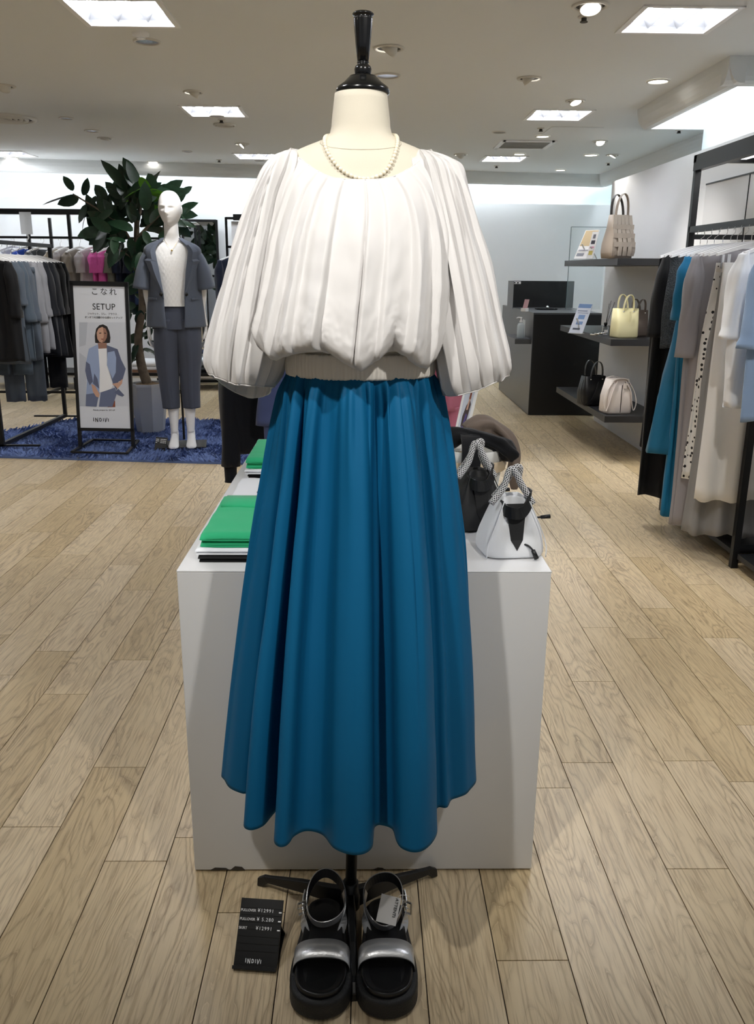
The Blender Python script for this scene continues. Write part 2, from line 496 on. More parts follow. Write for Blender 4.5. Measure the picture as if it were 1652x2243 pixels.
for x in TX:
    for y in TY:
        row = {-0.73: 'behind the viewpoint', 1.70: 'overhead just in front of the viewpoint', 4.11: 'nearest row in view', 6.45: 'middle row', 8.87: 'rearmost row'}[y]
        t = thing('ceiling_light', 'square three-tube recessed ceiling light, %s column, %s' % (zone(x, y), row), 'ceiling light', (x, y, CEIL), 0, 'square ceiling lights')
        link('frame', me_f, M_frame, t); link('housing', me_h, M_louvre, t); link('louvre', me_l, M_louvre, t)
        for k in (-1, 0, 1):
            o = link('tube', me_t, M_tube, t); o.location = (k*.128, 0, .058)

def ceil_at(px, py): return atZ(px, py, CEIL)
# fixed round downlights
def downlight(px, py, r, on, label):
    c = ceil_at(px, py)
    t = thing('downlight', label, 'downlight', (c.x, c.y, CEIL), 0, 'round downlights')
    mb = MB().lathe([(r*1.22, -.001), (r*1.2, -.007), (r*1.0, -.008), (r*.98, -.002)], 28, cap=False); mb.build('ring', M_ring, t)
    MB().lathe([(r, -.003), (r*.8, -.002), (.001, -.0015)], 28, cap=False).build('lamp_lens' if on else 'reflector', M_lampon if on else M_lampoff, t)
    return c
DL = [(322, 90, .055, 0, 'unlit silver downlight beside the smoke detector, upper left of the ceiling'),
      (201, 286, .05, 0, 'bluish silver downlight at left between the round diffuser and the far light row'),
      (849, 165, .062, 0, 'large bluish silver downlight right beside the black finial'),
      (1442, 177, .055, 1, 'bright round downlight next to the right-hand bulkhead'),
      (1189, 298, .05, 1, 'bright downlight directly above the square ceiling grille'),
      (1138, 337, .05, 1, 'bright downlight just below the square ceiling grille'),
      (1295, 339, .06, 1, 'bright downlight right of the grille, over the counter'),
      (1228, 372, .05, 1, 'bright downlight nearest the rear cornice on the right'),
      (335, 354, .05, 1, 'bright downlight nearest the rear cornice above the plant'),
      (24, 345, .06, 1, 'bright downlight nearest the rear cornice at far left'),
      (145, 258, .045, 0, 'small bluish downlight at left beyond the large round diffuser'),
      (410, 331, .04, 0, 'small bluish downlight above the white mannequin head'),
      (475, 253, .045, 0, 'flat grey downlight just behind the middle left square light')]
for px, py, r, on, lb in DL:
    c = downlight(px, py, r, on, lb)
# adjustable (tilted) accent downlights
def gimbal(px, py, r, aim, label, on=True, power=1.0):
    c = ceil_at(px, py)
    t = thing('accent_downlight', label, 'downlight', (c.x, c.y, CEIL), 0, 'tilting accent downlights')
    MB().lathe([(r*1.3, -.001), (r*1.27, -.007), (r*1.02, -.008), (r*1.0, .0)], 26, cap=False).build('ring', M_ring, t)
    MB().lathe([(r*.99, -.002), (.001, -.0018)], 26, cap=False).build('recess', M_darkhole, t)
    d = (Vector(aim)-Vector((c.x, c.y, CEIL))).normalized()
    q = d.to_track_quat('-Z', 'Y').to_matrix().to_4x4()
    m = Matrix.Translation((0, 0, -.003)) @ q
    hd = MB().lathe([(r*.5, .035), (r*.72, .01), (r*.78, -.014), (r*.7, -.014)], 20, cap=False, m=m).build('lamp_head', M_ring, t)
    MB().lathe([(r*.7, -.012), (.001, -.010)], 20, cap=False, m=m).build('lamp_lens', M_lampon if on else M_lampoff, hd)
    if on and power:
        ld = bpy.data.lights.new('accent_spot', 'SPOT'); ld.energy = SPOT_W*power; ld.spot_size = math.radians(62); ld.spot_blend = .8
        ld.shadow_soft_size = .03; ld.color = (1, .97, .92)
        lo = bpy.data.objects.new('accent_spot', ld); COL.objects.link(lo); lo.parent = t
        lo.matrix_local = Matrix.Translation(Vector((0, 0, -.012))+d*.035) @ q
GM = [(424, 201, .05, (-2.2, 6.3, .9), 'tilted spotlight above the middle left square light, aimed left', 1, 1.0),
      (1294, 12, .060, (.9, 3.0, 0), 'tilted spotlight at the top edge above the sprinkler', 1, 1.2),
      (852, 105, .06, (-1.3, 5.6, .6), 'half-covered spotlight just above the large bluish downlight', 1, .9),
      (1160, 171, .055, (2.05, 5.5, .9), 'half-covered spotlight left of the bright downlight by the bulkhead', 1, 1.3),
      (1261, 220, .05, (1.75, 5.2, .4), 'tilted spotlight above the middle right square light', 1, 1.1),
      (530, 315, .05, (-2.5, 7.6, .8), 'tilted spotlight just above the rearmost left square light', 1, .6),
      (1009, 338, .05, (.2, 9.9, 1.2), 'paired tilted spotlight right of the blouse shoulder', 1, .5),
      (1315, 309, .05, (2.1, 6.3, .8), 'tilted spotlight by the cornice right of the grille', 1, 1.0),
      (1343, 339, .05, (1.6, 8.6, .9), 'tilted spotlight beside the far right cornice', 1, .5),
      (8, 188, .055, (-3.3, 6.8, .9), 'tilted spotlight cut by the left picture edge', 1, .8),
      (230, 302, .05, (-2.5, 8.0, .8), 'dim tilted spotlight behind the bluish left downlight', 0, 0)]
for a in GM: gimbal(*a[:4], a[4], bool(a[5]), a[6])
# more of the same grid nearer the viewpoint, above the frame
for x, y, aim, lb in ((-.55, .35, (-.05, 1.4, 1.12), 'tilted spotlight overhead left, aimed at the dress form'),
                      (.75, .15, (.05, 1.45, 1.15), 'tilted spotlight overhead right, aimed at the dress form'),
                      (.95, 1.9, (1.75, 3.2, .7), 'tilted spotlight overhead, aimed at the right clothes rack'),
                      (-1.9, 2.6, (-1.7, 4.6, 0), 'tilted spotlight overhead, aimed at the left floor')):
    t = thing('accent_downlight', lb, 'downlight', (x, y, CEIL), 0, 'tilting accent downlights')
    r = .05
    MB().lathe([(r*1.3, -.001), (r*1.27, -.007), (r*1.02, -.008), (r*1.0, .0)], 26, cap=False).build('ring', M_ring, t)
    d = (Vector(aim)-Vector((x, y, CEIL))).normalized(); q = d.to_track_quat('-Z', 'Y').to_matrix().to_4x4()
    m = Matrix.Translation((0, 0, -.003)) @ q
    hd = MB().lathe([(r*.5, .035), (r*.72, .01), (r*.78, -.014), (r*.7, -.014)], 20, cap=False, m=m).build('lamp_head', M_ring, t)
    MB().lathe([(r*.7, -.012), (.001, -.010)], 20, cap=False, m=m).build('lamp_lens', M_lampon, hd)
    ld = bpy.data.lights.new('accent_spot', 'SPOT'); ld.energy = SPOT_W*(1.35 if 'dress form' in lb else .9); ld.spot_size = math.radians(46); ld.spot_blend = .8
    ld.shadow_soft_size = .03; ld.color = (1, .97, .92)
    lo = bpy.data.objects.new('accent_spot', ld); COL.objects.link(lo); lo.parent = t
    lo.matrix_local = Matrix.Translation(Vector((0, 0, -.012))+d*.035) @ q
# sprinklers and detectors
def sprinkler(px, py, label, r=.028):
    c = ceil_at(px, py)
    t = thing('sprinkler', label, 'sprinkler', (c.x, c.y, CEIL), 0, 'ceiling sprinklers')
    MB().lathe([(r, 0), (r, -.004), (r*.55, -.006)], 18).build('flange', M_ring, t)
    MB().lathe([(r*.42, -.004), (r*.42, -.018), (r*.6, -.020), (r*.6, -.023)], 12).build('nozzle', M_darkhole, t)
for px, py, lb in ((1280, 36, 'sprinkler head at top right below the tilted spotlight'), (1185, 281, 'sprinkler head below the middle right square light'),
                   (1088, 363, 'sprinkler head below the rearmost right square light'), (480, 350, 'sprinkler head left of the blouse shoulder'),
                   (1333, 357, 'sprinkler head near the far right cornice'), (1488, 285, 'sprinkler head beyond the bulkhead end'),
                   (485, 262, 'sprinkler head between middle left light and small diffuser')):
    sprinkler(px, py, lb)
c = ceil_at(308, 72)
t = thing('smoke_detector', 'white smoke detector above the unlit silver downlight', 'detector', (c.x, c.y, CEIL))
MB().lathe([(.04, 0), (.038, -.012), (.022, -.016), (.02, -.026), (.001, -.027)], 24, cap=False).build('housing', M_frame, t)
MB().lathe([(.021, -.016), (.0205, -.024)], 24, cap=False).build('sensor_vent', M_darkhole, t)
c = ceil_at(1094, 289)
t = thing('ceiling_speaker', 'flat round grey ceiling speaker left of the grille', 'speaker', (c.x, c.y, CEIL))
MB().lathe([(.06, 0), (.058, -.006), (.05, -.006)], 24, cap=False).build('rim', M_ring, t)
MB().lathe([(.05, -.005), (.001, -.004)], 24, cap=False).build('grille', mat('grey_grille', '9a978f', .7), t)
c = ceil_at(570, 351)
t = thing('ceiling_speaker', 'flat round ceiling speaker behind the blouse sleeve top', 'speaker', (c.x, c.y, CEIL))
MB().lathe([(.06, 0), (.058, -.006), (.05, -.006)], 24, cap=False).build('rim', M_ring, t)
MB().lathe([(.05, -.005), (.001, -.004)], 24, cap=False).build('grille', MATS['grey_grille'], t)
# round air diffusers
def diffuser(px, py, R, label, n=4):
    c = ceil_at(px, py)
    t = thing('air_diffuser', label, 'air vent', (c.x, c.y, CEIL), 0, 'round air diffusers')
    MB().lathe([(R, -.001), (R*.98, -.012), (R*.86, -.014), (R*.84, -.003)], 40, cap=False).build('rim', M_ring, t)
    MB().lathe([(R*.85, -.002), (.001, -.001)], 32, cap=False).build('backing', M_darkhole, t)
    for k in range(n):
        rr = R*(.74-.18*k)
        MB().lathe([(rr, -.006), (rr*.96, -.018+.002*k), (rr*.84, -.012), (rr*.82, -.003)], 32, cap=False).build('cone_ring', M_ring, t)
diffuser(12, 258, .22, 'large round air diffuser cut by the left picture edge')
diffuser(492, 272, .085, 'small round air diffuser behind the middle left square light', 3)
cc = [ceil_at(1085, 323), ceil_at(1192, 323), ceil_at(1213, 308), ceil_at(1105, 308)]
cx = sum(p.x for p in cc)/4; cy = sum(p.y for p in cc)/4
t = thing('ceiling_grille', 'square grey return-air grille with white frame in the ceiling', 'air vent', (cx, cy, CEIL))
hw = .215
mb = MB()
for s in (-1, 1):
    mb.box(s*hw-.02, s*hw+.02, -hw-.02, hw+.02, -.012, -.001); mb.box(-hw, hw, s*hw-.02, s*hw+.02, -.012, -.001)
mb.build('frame', M_frame, t)
MB().box(-hw, hw, -hw, hw, -.003, -.001).build('backing', M_darkhole, t)
gm = MB().box(-hw+.02, hw-.02, -.004, .004, -.009, -.004).mesh('slat')
for k in range(18):
    o = link('slat', gm, MATS['grey_grille'], t); o.location = (0, -hw+.03+k*.0218, 0)
# access hatch outline
h0 = ceil_at(1340, 262)
t = thing('ceiling_hatch', 'flush square access hatch in the ceiling beside the bulkhead', 'hatch', (1.62, 7.15, CEIL))
MB().box(-.2, .2, -.2, .2, -.003, -.001).build('panel', M_ceiling, t, bevel=.001)
# ================================================================== plinth, dress form, outfit
PX0, PX1, PY0, PY1, PZ = -.376, .382, 1.605, 2.98, .717
pl = thing('display_plinth', 'long white laminate display plinth behind the dress form', 'plinth', ((PX0+PX1)/2, (PY0+PY1)/2, 0))
hwx, hwy = (PX1-PX0)/2, (PY1-PY0)/2
MB().box(-hwx+.0005, hwx-.0005, -hwy+.0005, hwy-.0005, .004, PZ-.003).build('body', M_white_lam, pl, bevel=.002)
MB().box(-hwx, hwx, -hwy, hwy, PZ-.004, PZ).build('top', M_white_lam, pl, bevel=.0015)
M_scuff = mat('dark_scuff', '3d3833', .7)
for (x0, x1, z, dz) in ((-.30, -.265, .004, .009), (-.345, -.30, .004, .006), (.02, .05, .004, .005)):
    mb = MB(); mb.add([(x0, -hwy-.0004, z), (x1, -hwy-.0004, z), (x1-.008, -hwy-.0004, z+dz), (x0+.012, -hwy-.0004, z+dz*1.2)], [(0, 1, 2, 3)])
    mb.build('chipped_edge', M_scuff, pl)

XF, YF = -.006, 1.46
M_linen = mat('cream_jersey_cover', 'd8d1c0', .85, bump=(900, .12))
form = thing('dress_form', 'cream dress form with black finial on a three-legged black stand', 'dress form', (0, 0, 0))
def ell(cx, cy, a, b, z, n=64, p=2.0, bb=None):
    out = []
    for k in range(n):
        t = 2*PI*k/n; s, c = sin(t), -cos(t)
        by = b if c < 0 or bb is None else bb
        out.append(Vector((cx+a*math.copysign(abs(s)**(2/p), s), cy+by*math.copysign(abs(c)**(2/p), c), z)))
    return out
prof = [(.90, .105, .070, 0), (1.0, .108, .072, 0), (1.12, .108, .076, 0), (1.25, .135, .100, -.005), (1.34, .150, .105, -.008), (1.40, .158, .094, -.003), (1.435, .158, .080, 0),
        (1.462, .140, .073, .003), (1.475, .120, .067, .004), (1.484, .103, .062, .005), (1.491, .084, .058, .005), (1.497, .066, .054, .004), (1.503, .0545, .0505, .003), (1.511, .0485, .0475, .001), (1.53, .0460, .0455, .0), (1.55, .0435, .0435, 0), (1.5665, .0415, .0415, 0)]
mb = MB()
zs = [p[0] for p in prof]
rings = []
for k in range(70):
    z = zs[0]+(zs[-1]-zs[0])*k/69
    rings.append(ell(XF+.0, YF+cinterp(zs, [p[3] for p in prof], z), cinterp(zs, [p[1] for p in prof], z), cinterp(zs, [p[2] for p in prof], z), z))
mb.loft(rings, cap=True).build('torso', M_linen, form)
# neck seam
ring = []
for k in range(48):
    t = 2*PI*k/48; fr_ = (1+cos(t))/2
    z = 1.507-.029*max(0, cos(t))**1.4
    a = cinterp(zs, [p[1] for p in prof], z); b = cinterp(zs, [p[2] for p in prof], z); yo = cinterp(zs, [p[3] for p in prof], z)
    ring.append((XF+a*sin(t)*1.003, YF+yo-b*cos(t)*1.003, z))
MB().tube(ring, .0005, 5, closed=True).build('neck_seam', mat('seam_thread', 'b9b29f', .9), form)
# finial: lathe with fluted shaft
M_lacq = mat('black_lacquered_wood', '0a0b0d', .22, coat=.3)
MB().lathe([(.0385, 1.5655), (.0415, 1.567), (.0425, 1.571), (.0400, 1.576), (.030, 1.583), (.0235, 1.5895), (.0215, 1.5905), (.021, 1.592), (.016, 1.5922)], 48, (XF+.003, YF, 0)).build('neck_cap', M_lacq, form)
fin = MB().lathe([(.0105, 1.592), (.0128, 1.596), (.0136, 1.602), (.0122, 1.606), (.009, 1.6085), (.0085, 1.610), (.0098, 1.6115), (.0085, 1.613)], 32, (XF+.003, YF, 0))
fin.lathe([(.0085, 1.612), (.0118, 1.638), (.0148, 1.6725), (.0148, 1.6735)], 48, (XF+.003, YF, 0), flute=(12, .06))
fin.lathe([(.0145, 1.6735), (.0135, 1.6745), (.0135, 1.676), (.0165, 1.6772), (.0168, 1.6790), (.0140, 1.6812), (.008, 1.6825), (.001, 1.683)], 32, (XF+.003, YF, 0))
fin.build('finial', M_lacq, form)
# stand
M_iron = mat('black_painted_iron', '101113', .38)
hub = Vector((-.024, 1.462, 0))
MB().tube([hub+Vector((0, 0, .05)), Vector((XF, YF, .90))], .0115, 20).build('pole', M_iron, form)
MB().lathe([(.012, .026), (.019, .03), (.020, .055), (.0185, .066), (.0165, .070), (.0165, .090), (.0125, .093)], 24, hub).build('hub', M_iron, form)
for tip in ((-.014, 1.252), (-.228, 1.565), (.165, 1.592)):
    e = Vector((tip[0], tip[1], 0)); d = (e-hub).normalized(); s = Vector((-d.y, d.x, 0)); L = (e-hub).length
    rings = []
    for q, w, z0, z1 in ((.012, .022, .030, .072), (.05, .021, .030, .064), (.12, .0185, .026, .051), (L-.028, .0145, .016, .031), (L-.016, .0145, .004, .029), (L, .0135, .0, .018)):
        p = hub+d*q
        rings.append([p+s*w/2+Vector((0, 0, z0)), p+s*w*.32+Vector((0, 0, z1)), p-s*w*.32+Vector((0, 0, z1)), p-s*w/2+Vector((0, 0, z0))])
    MB().loft(rings, cap=True, smooth=False).build('leg', M_iron, form, bevel=.002)

# ---------------------------------------------------------------- skirt
M_skirt = mat('teal_blue_cotton_satin', '0d5e8a', .58, spec=.14, sheen=.0, bump=(1400, .05), trans=.04)
hem_px = [(494, 1709), (504, 1725), (523, 1735), (538, 1738), (549, 1729), (550, 1752), (541, 1785), (535, 1808), (543, 1817), (557, 1817), (576, 1808), (592, 1789), (606, 1774), (611, 1780), (607, 1810), (602, 1841), (611, 1853), (624, 1853), (634, 1845), (643, 1832),
          (662, 1821), (680, 1819), (699, 1823), (713, 1832), (731, 1856), (755, 1868), (780, 1872), (800, 1868), (814, 1856), (817, 1835), (819, 1814), (828, 1807), (840, 1808), (853, 1812), (863, 1820), (870, 1843), (880, 1857), (899, 1865), (918, 1865), (934, 1857),
          (948, 1843), (957, 1824), (956, 1800), (953, 1780), (962, 1768), (979, 1769), (987, 1752), (1003, 1746), (1019, 1740), (1028, 1731)]
HZ = .34
front = [atZ(px, py, HZ) for px, py in hem_px]
for v in front: v.z = HZ
back = [Vector((x, y, HZ)) for x, y in ((.222, 1.445), (.222, 1.50), (.195, 1.515), (.185, 1.555), (.150, 1.575), (.120, 1.555), (.085, 1.56), (.055, 1.585), (.015, 1.565), (-.03, 1.555), (-.06, 1.585), (-.10, 1.58), (-.125, 1.555), (-.16, 1.555), (-.185, 1.58), (-.225, 1.565), (-.235, 1.525), (-.265, 1.50), (-.277, 1.465))]
loop = spline(front+back, 5, closed=True); loop.append(loop[0].copy())
NU = 520
hem = resample(loop, NU+1)[:-1]
def smooth_loop(pts, r, it):
    n = len(pts)
    for _ in range(it):
        acc = sum(pts[:r+1] + pts[-r:], Vector()); out = []
        cur = Vector()
        for k in range(-r, r+1): cur += pts[k % n]
        for i in range(n):
            out.append(cur/(2*r+1)); cur += pts[(i+r+1) % n]-pts[(i-r) % n]
        pts = out
    return pts
hs_ = smooth_loop(hem, 26, 3)
ang = [math.atan2(p.x-XF, -(p.y-YF)) for p in hs_]
# unwrap and even out the angle so that the cloth spreads around the waist
WZ = 1.135
SK_A, SK_B = .121, .088
rows = 110; rings = []
rg = random.Random(3)
# knife-edged gathers that start under the waistband and die out at different heights
sed = [0]
while sed[-1] < NU-6: sed.append(sed[-1]+rg.randint(15, 42))
sed[-1] = NU
sam = [rg.uniform(.3, 1.0) for _ in sed]; sln = [rg.choice((.25, .45, .7, .95)) for _ in sed]; sdr = [rg.choice((-1, 1)) for _ in sed]
def gather(i, t):
    for q_ in range(len(sed)-1):
        if sed[q_] <= i < sed[q_+1]:
            w_ = (i-sed[q_]+.5)/(sed[q_+1]-sed[q_])
            if sdr[q_] < 0: w_ = 1-w_
            v_ = (w_/.86)**1.2 if w_ < .86 else 1-smooth(.86, 1, w_)
            return (v_-.4)*sam[q_]*smooth(0, .05, t)*(1-smooth(sln[q_]*.35, sln[q_], t))
    return 0
gat = [(rg.uniform(0, 6.28), rg.choice((23, 31, 37, 44, 52)), rg.uniform(.5, 1)) for _ in range(5)]
for j in range(rows+1):
    t = j/rows; ring = []
    e1 = cinterp([0, .08, .25, .5, .75, 1], [0, .135, .36, .63, .84, 1], t)
    e1l = cinterp([0, .08, .25, .5, .75, 1], [0, .085, .25, .53, .79, 1], t)
    fk = cinterp([0, .06, .2, .5, 1], [0.08, .34, .60, .85, 1], t)
    for i in range(NU):
        a = ang[i]
        w = Vector((XF+SK_A*sin(a), YF-SK_B*cos(a), WZ))
        kl = smooth(.3, -.6, sin(a)); base = w.lerp(hs_[i], e1*(1-kl)+e1l*kl)
        fold = (hem[i]-hs_[i])*fk
        p = base+fold
        g_ = sum(am*sin(fr2*a+ph+2.2*sin(a*3+ph)) for ph, fr2, am in gat)/3
        nrm = Vector((sin(a), -cos(a), 0))
        p += nrm*(.0075*g_*smooth(0, .03, t)*math.exp(-t*4.0))
        p += nrm*(.011*gather(i, t))
        p += nrm*(.0028*noise.noise(Vector((a*4, t*5, 3.3)))*smooth(.1, .4, t))
        p.z = WZ+(HZ-WZ)*t
        ring.append(p)
    rings.append(ring)
sk = thing('skirt', 'teal blue gathered midi skirt on the dress form', 'skirt', (0, 0, 0))
MB().loft(rings).build('skirt_body', M_skirt, sk, solid=.0012, solid_off=-1)
# narrow hem fold
hr = [[Vector(p) + Vector((sin(a), -cos(a), 0))*.0006 for p, a in zip(rings[-2], ang)], [Vector(p) + Vector((sin(a), -cos(a), 0))*.0006 for p, a in zip(rings[-1], ang)]]
# ---------------------------------------------------------------- blouse
M_blouse = mat('white_cotton_lawn', 'f0eeed', .75, spec=.3, sheen=.1, bump=(1200, .05), trans=.22)
M_band = mat('off_white_elastic_band', 'e4dfd6', .8, bump=(1200, .05))
bl = thing('blouse', 'white balloon-sleeve blouse with pleated neckline on the dress form', 'blouse', (0, 0, 0))
D = math.radians
edges = [-180, -158, -136, -114, -96, -79, -62, -49, -37, -27, -13, 4, 14, 29, 43, 52, 66, 80, 97, 115, 136, 158, 180]
rp = random.Random(11)
pamp = [rp.uniform(.45, 1.2) for _ in edges]
def pleat(phi):
    """knife pleats: slow rise then a sharp step, mirrored about the front"""
    d = math.degrees(phi)
    for i in range(len(edges)-1):
        if edges[i] <= d <= edges[i+1]:
            s = (d-edges[i])/(edges[i+1]-edges[i])
            if (edges[i]+edges[i+1]) > 0: s = 1-s
            A = pamp[i]
            v = (s/.88)**1.4*A if s < .88 else A*(1-smooth(.88, 1.0, s))
            return v
    return 0
neck = {'x': [0, .040, .066, .094, .112, .105, .085, .045, 0], 'y': [1.366, 1.370, 1.380, 1.412, 1.458, 1.498, 1.520, 1.535, 1.540], 'z': [1.431, 1.434, 1.445, 1.466, 1.485, 1.489, 1.489, 1.487, 1.486]}
nph = [D(a) for a in (0, 22, 39, 63, 90, 112, 130, 155, 180)]
tt = [0, .08, .18, .36, .58, .78, .90, .97, 1.02, 1.08]
tab = {'a': [.112, .138, .152, .163, .168, .170, .168, .158, .142, .124],
       'bf': [.094, .104, .117, .136, .150, .160, .160, .150, .126, .094],
       'bb': [.075, .088, .098, .104, .108, .110, .110, .108, .100, .084],
       'z': [1.45, 1.425, 1.392, 1.337, 1.273, 1.222, 1.196, 1.181, 1.174, 1.176],
       'cx': [0, 0, -.001, -.004, -.010, -.018, -.022, -.022, -.014, 0],
       'am': [.0028, .0065, .010, .014, .018, .020, .020, .017, .011, .003]}
dropx = [-.20, -.17, -.14, -.115, -.09, -.06, -.03, -.005, .02, .045, .065, .09, .12, .15, .2]
dropz = [.022, .010, -.016, -.004, .002, .006, -.014, -.026, -.010, .014, -.010, -.026, -.012, .002, .018]
NB = 720; rings = []; rows = 96
for j in range(rows+1):
    t = 1.08*j/rows; ring = []
    for i in range(NB):
        ph = -PI+2*PI*i/NB
        # pleat lines drift outwards a little as they fall
        pp = ph - .10*sin(ph)*t + .03*noise.noise(Vector((t*2.2, ph*2.5, 1.7)))*t
        A = {k: cinterp(tt, v, t) for k, v in tab.items()} if i == 0 else A
        s, c = sin(ph), -cos(ph)
        a = A['a']; b = A['bf'] if c < 0 else A['bb']
        P = Vector((XF+A['cx']+a*s, YF+b*c*(1 if c > 0 else 1), A['z']))
        if t < .36:
            k = 1-smooth(0, .36, t)
            ap = abs(ph)
            nk = Vector((XF+math.copysign(cinterp(nph, neck['x'], ap), s), cinterp(nph, neck['y'], ap), cinterp(nph, neck['z'], ap)))
            drop = Vector((0, 0, A['z']-tab['z'][0]))
            # shoulders stay high while the front falls
            P = P*(1-k) + (nk+Vector((P.x-XF-A['cx']-(tab['a'][0]*s), (P.y-YF)-(tab['bf'][0] if c < 0 else tab['bb'][0])*c, 0))+drop)*k
        if t > .6:
            P.z += interp(dropx, dropz, P.x)*smooth(.6, .95, t)*(1-smooth(1.0, 1.08, t)) if c < 0.3 else 0
        n_ = Vector((s, c, 0)).normalized()
        P += n_*(pleat(max(-PI, min(PI, pp)))*A['am'])
        P += n_*(.0022*noise.noise(Vector((ph*9, t*9, 7.7)))*smooth(.05, .3, t))
        P += n_*(.0012*noise.noise(Vector((ph*22, t*30, 2.7)))*smooth(.5, .9, t))
        ring.append(P)
    rings.append(ring)
MB().loft(rings).build('blouse_body', M_blouse, bl, solid=.0010, solid_off=-1)
# bound neckline edge
MB().tube([Vector(p)+Vector((0, 0, .0003)) for p in rings[0][::6]], .0011, 6, closed=True).build('neck_binding', M_blouse, bl)
# elastic waistband with ruching
rows = 14; rings = []
for j in range(rows+1):
    t = j/rows; ring = []
    for i in range(NB):
        ph = -PI+2*PI*i/NB
        z = 1.1285 + .040*t
        rr = 1+.0045*sin(ph*70+4*sin(ph*9))+.004*sin(ph*113+2*sin(5*ph)) * (1)
        bulge = .0018*sin(PI*t)
        a, b = .1265+bulge, .0945+bulge
        edge = .0012 if t in (0.0, 1.0) else 0
        ring.append(Vector((XF+(a*rr-edge)*sin(ph), YF-(b*rr-edge)*cos(ph), z+.0012*noise.noise(Vector((ph*30, 0, 0))))))
    rings.append(ring)
MB().loft(rings).build('waistband', M_band, bl, solid=.0015, solid_off=-1)
# sleeves
def sleeve(st, rim, side, seed):
    """st: (py, left px, right px, depth); rim(theta)->z of the cuff edge"""
    keys = list(range(len(st)))
    X0s = []; X1s = []; Zs = []; Ds = []
    for (py, xl, xr, dp) in st:
        A_, B_ = atY(xl, py, YF), atY(xr, py, YF)
        X0s.append(A_.x); X1s.append(B_.x); Zs.append((A_.z+B_.z)/2); Ds.append(dp)
    N = 260; R = 90; rings = []
    rs = random.Random(seed)
    comps = [(rs.uniform(0, 6.28), f_, w_*rs.uniform(.8, 1.1)) for f_, w_ in ((2, 1.3), (3, 1.2), (5, .7), (11, .35))]
    kN = len(st)-1
    se = [0, 34, 58, 84, 104, 131, 152, 178, 215, 250, 290, 325, 360]; sa = [rs.uniform(.4, 1.1) for _ in se]
    for j in range(R+1):
        s = j/R*kN
        x0 = cinterp(keys, X0s, s); x1 = cinterp(keys, X1s, s); z = cinterp(keys, Zs, s); dp = cinterp(keys, Ds, s)
        u = j/R; ring = []
        for i in range(N):
            th = 2*PI*i/N
            f_ = 0
            for ph, fr2, am in comps:
                v = sin(fr2*th+ph+1.5*sin(u*2+ph)); f_ += am*(1-abs(v))**1.5 if fr2 < 10 else am*.4*v
            f_ = (f_/3-.35)
            # crisp lengthwise pleats falling from the shoulder
            dg = (math.degrees(th)+6*sin(u*3+seed)) % 360
            for q_ in range(len(se)-1):
                if se[q_] <= dg < se[q_+1]:
                    w_ = (dg-se[q_])/(se[q_+1]-se[q_])
                    if side < 0: w_ = 1-w_
                    f_ += .75*sa[q_]*((w_/.9)**1.3 if w_ < .9 else 1-smooth(.9, 1, w_))
                    break
            amp = cinterp([0, .1, .35, .7, .93, 1], [.0, .007, .016, .020, .017, .008], u)
            a = (x1-x0)/2+f_*amp; b = dp+f_*amp*1.3
            P = Vector(((x0+x1)/2+a*cos(th), YF+b*sin(th)*-1, z))
            P.z += (rim(th)-Zs[-1])*smooth(.72, 1.0, u)
            P += Vector((cos(th), -sin(th), 0))*(.003*noise.noise(Vector((th*2.5, u*7, seed)))*smooth(.1, .4, u))
            ring.append(P)
        rings.append(ring)
    o = MB().loft(rings).build('sleeve', M_blouse, bl, solid=.0009, solid_off=-1)
    # doubled cuff facing
    cuff = [[p.lerp(Vector((sum(q.x for q in rg_)/N, sum(q.y for q in rg_)/N, p.z)), .012) for p in rg_] for rg_ in rings[-9:]]
    MB().loft(cuff).build('cuff_facing', M_blouse, bl)
    MB().tube(rings[-1][::4], .0011, 6, closed=True).build('cuff_edge', M_blouse, bl)
stL = [(329, 636, 652, .012), (338, 612, 668, .034), (352, 596, 676, .048), (385, 577, 672, .060), (430, 560, 655, .068), (500, 537, 645, .076), (570, 512, 636, .082), (650, 488, 628, .088), (720, 470, 620, .090), (775, 460, 606, .086), (815, 463, 590, .076)]
def rimL(th):
    # th=0 right, pi/2 front, pi left, 3pi/2 back
    c, s = cos(th), sin(th)
    return 1.110 + .018*max(0, -c) - .004*max(0, c) + (.010*s if s > 0 else .034*s)
sleeve(stL, rimL, -1, 5)
stR = [(329, 912, 928, .012), (336, 898, 950, .034), (348, 892, 978, .048), (368, 893, 1000, .060), (420, 905, 1016, .068), (500, 918, 1040, .076), (600, 930, 1068, .084), (700, 945, 1090, .088), (770, 962, 1107, .086), (805, 974, 1113, .070)]
def rimR(th):
    c, s = cos(th), sin(th)
    return 1.118 + .020*max(0, c) - .022*max(0, -c) + (-.004*s if s > 0 else .006*s)
sleeve(stR, rimR, 1, 9)

# ---------------------------------------------------------------- necklace
M_pearl = mat('cream_pearl', 'efe6d2', .22, spec=.7, coat=.5)
nk_px = [(722, 296, 1.497), (713, 300, 1.478), (711, 312, 1.452), (716, 330, 1.425), (728, 350, 1.402), (744, 368, 1.386), (764, 382, 1.374), (786, 390, 1.367), (808, 391, 1.366), (830, 385, 1.372), (848, 372, 1.384), (860, 352, 1.401), (868, 328, 1.424), (871, 310, 1.452), (869, 299, 1.478), (860, 295, 1.497)]
def form_hit(px, py, off, y0=1.30, y1=1.50):
    best = None
    for k in range(400):
        y = y0+(y1-y0)*k/399; P = atY(px, py, y)
        z = P.z; a = cinterp(zs, [p[1] for p in prof], z)+off; b = cinterp(zs, [p[2] for p in prof], z)+off; yo = cinterp(zs, [p[3] for p in prof], z)
        v = ((P.x-XF)/a)**2+((P.y-YF-yo)/b)**2
        if best is None or v < best[0]: best = (v, P)
        if v <= 1: return P
    return best[1]
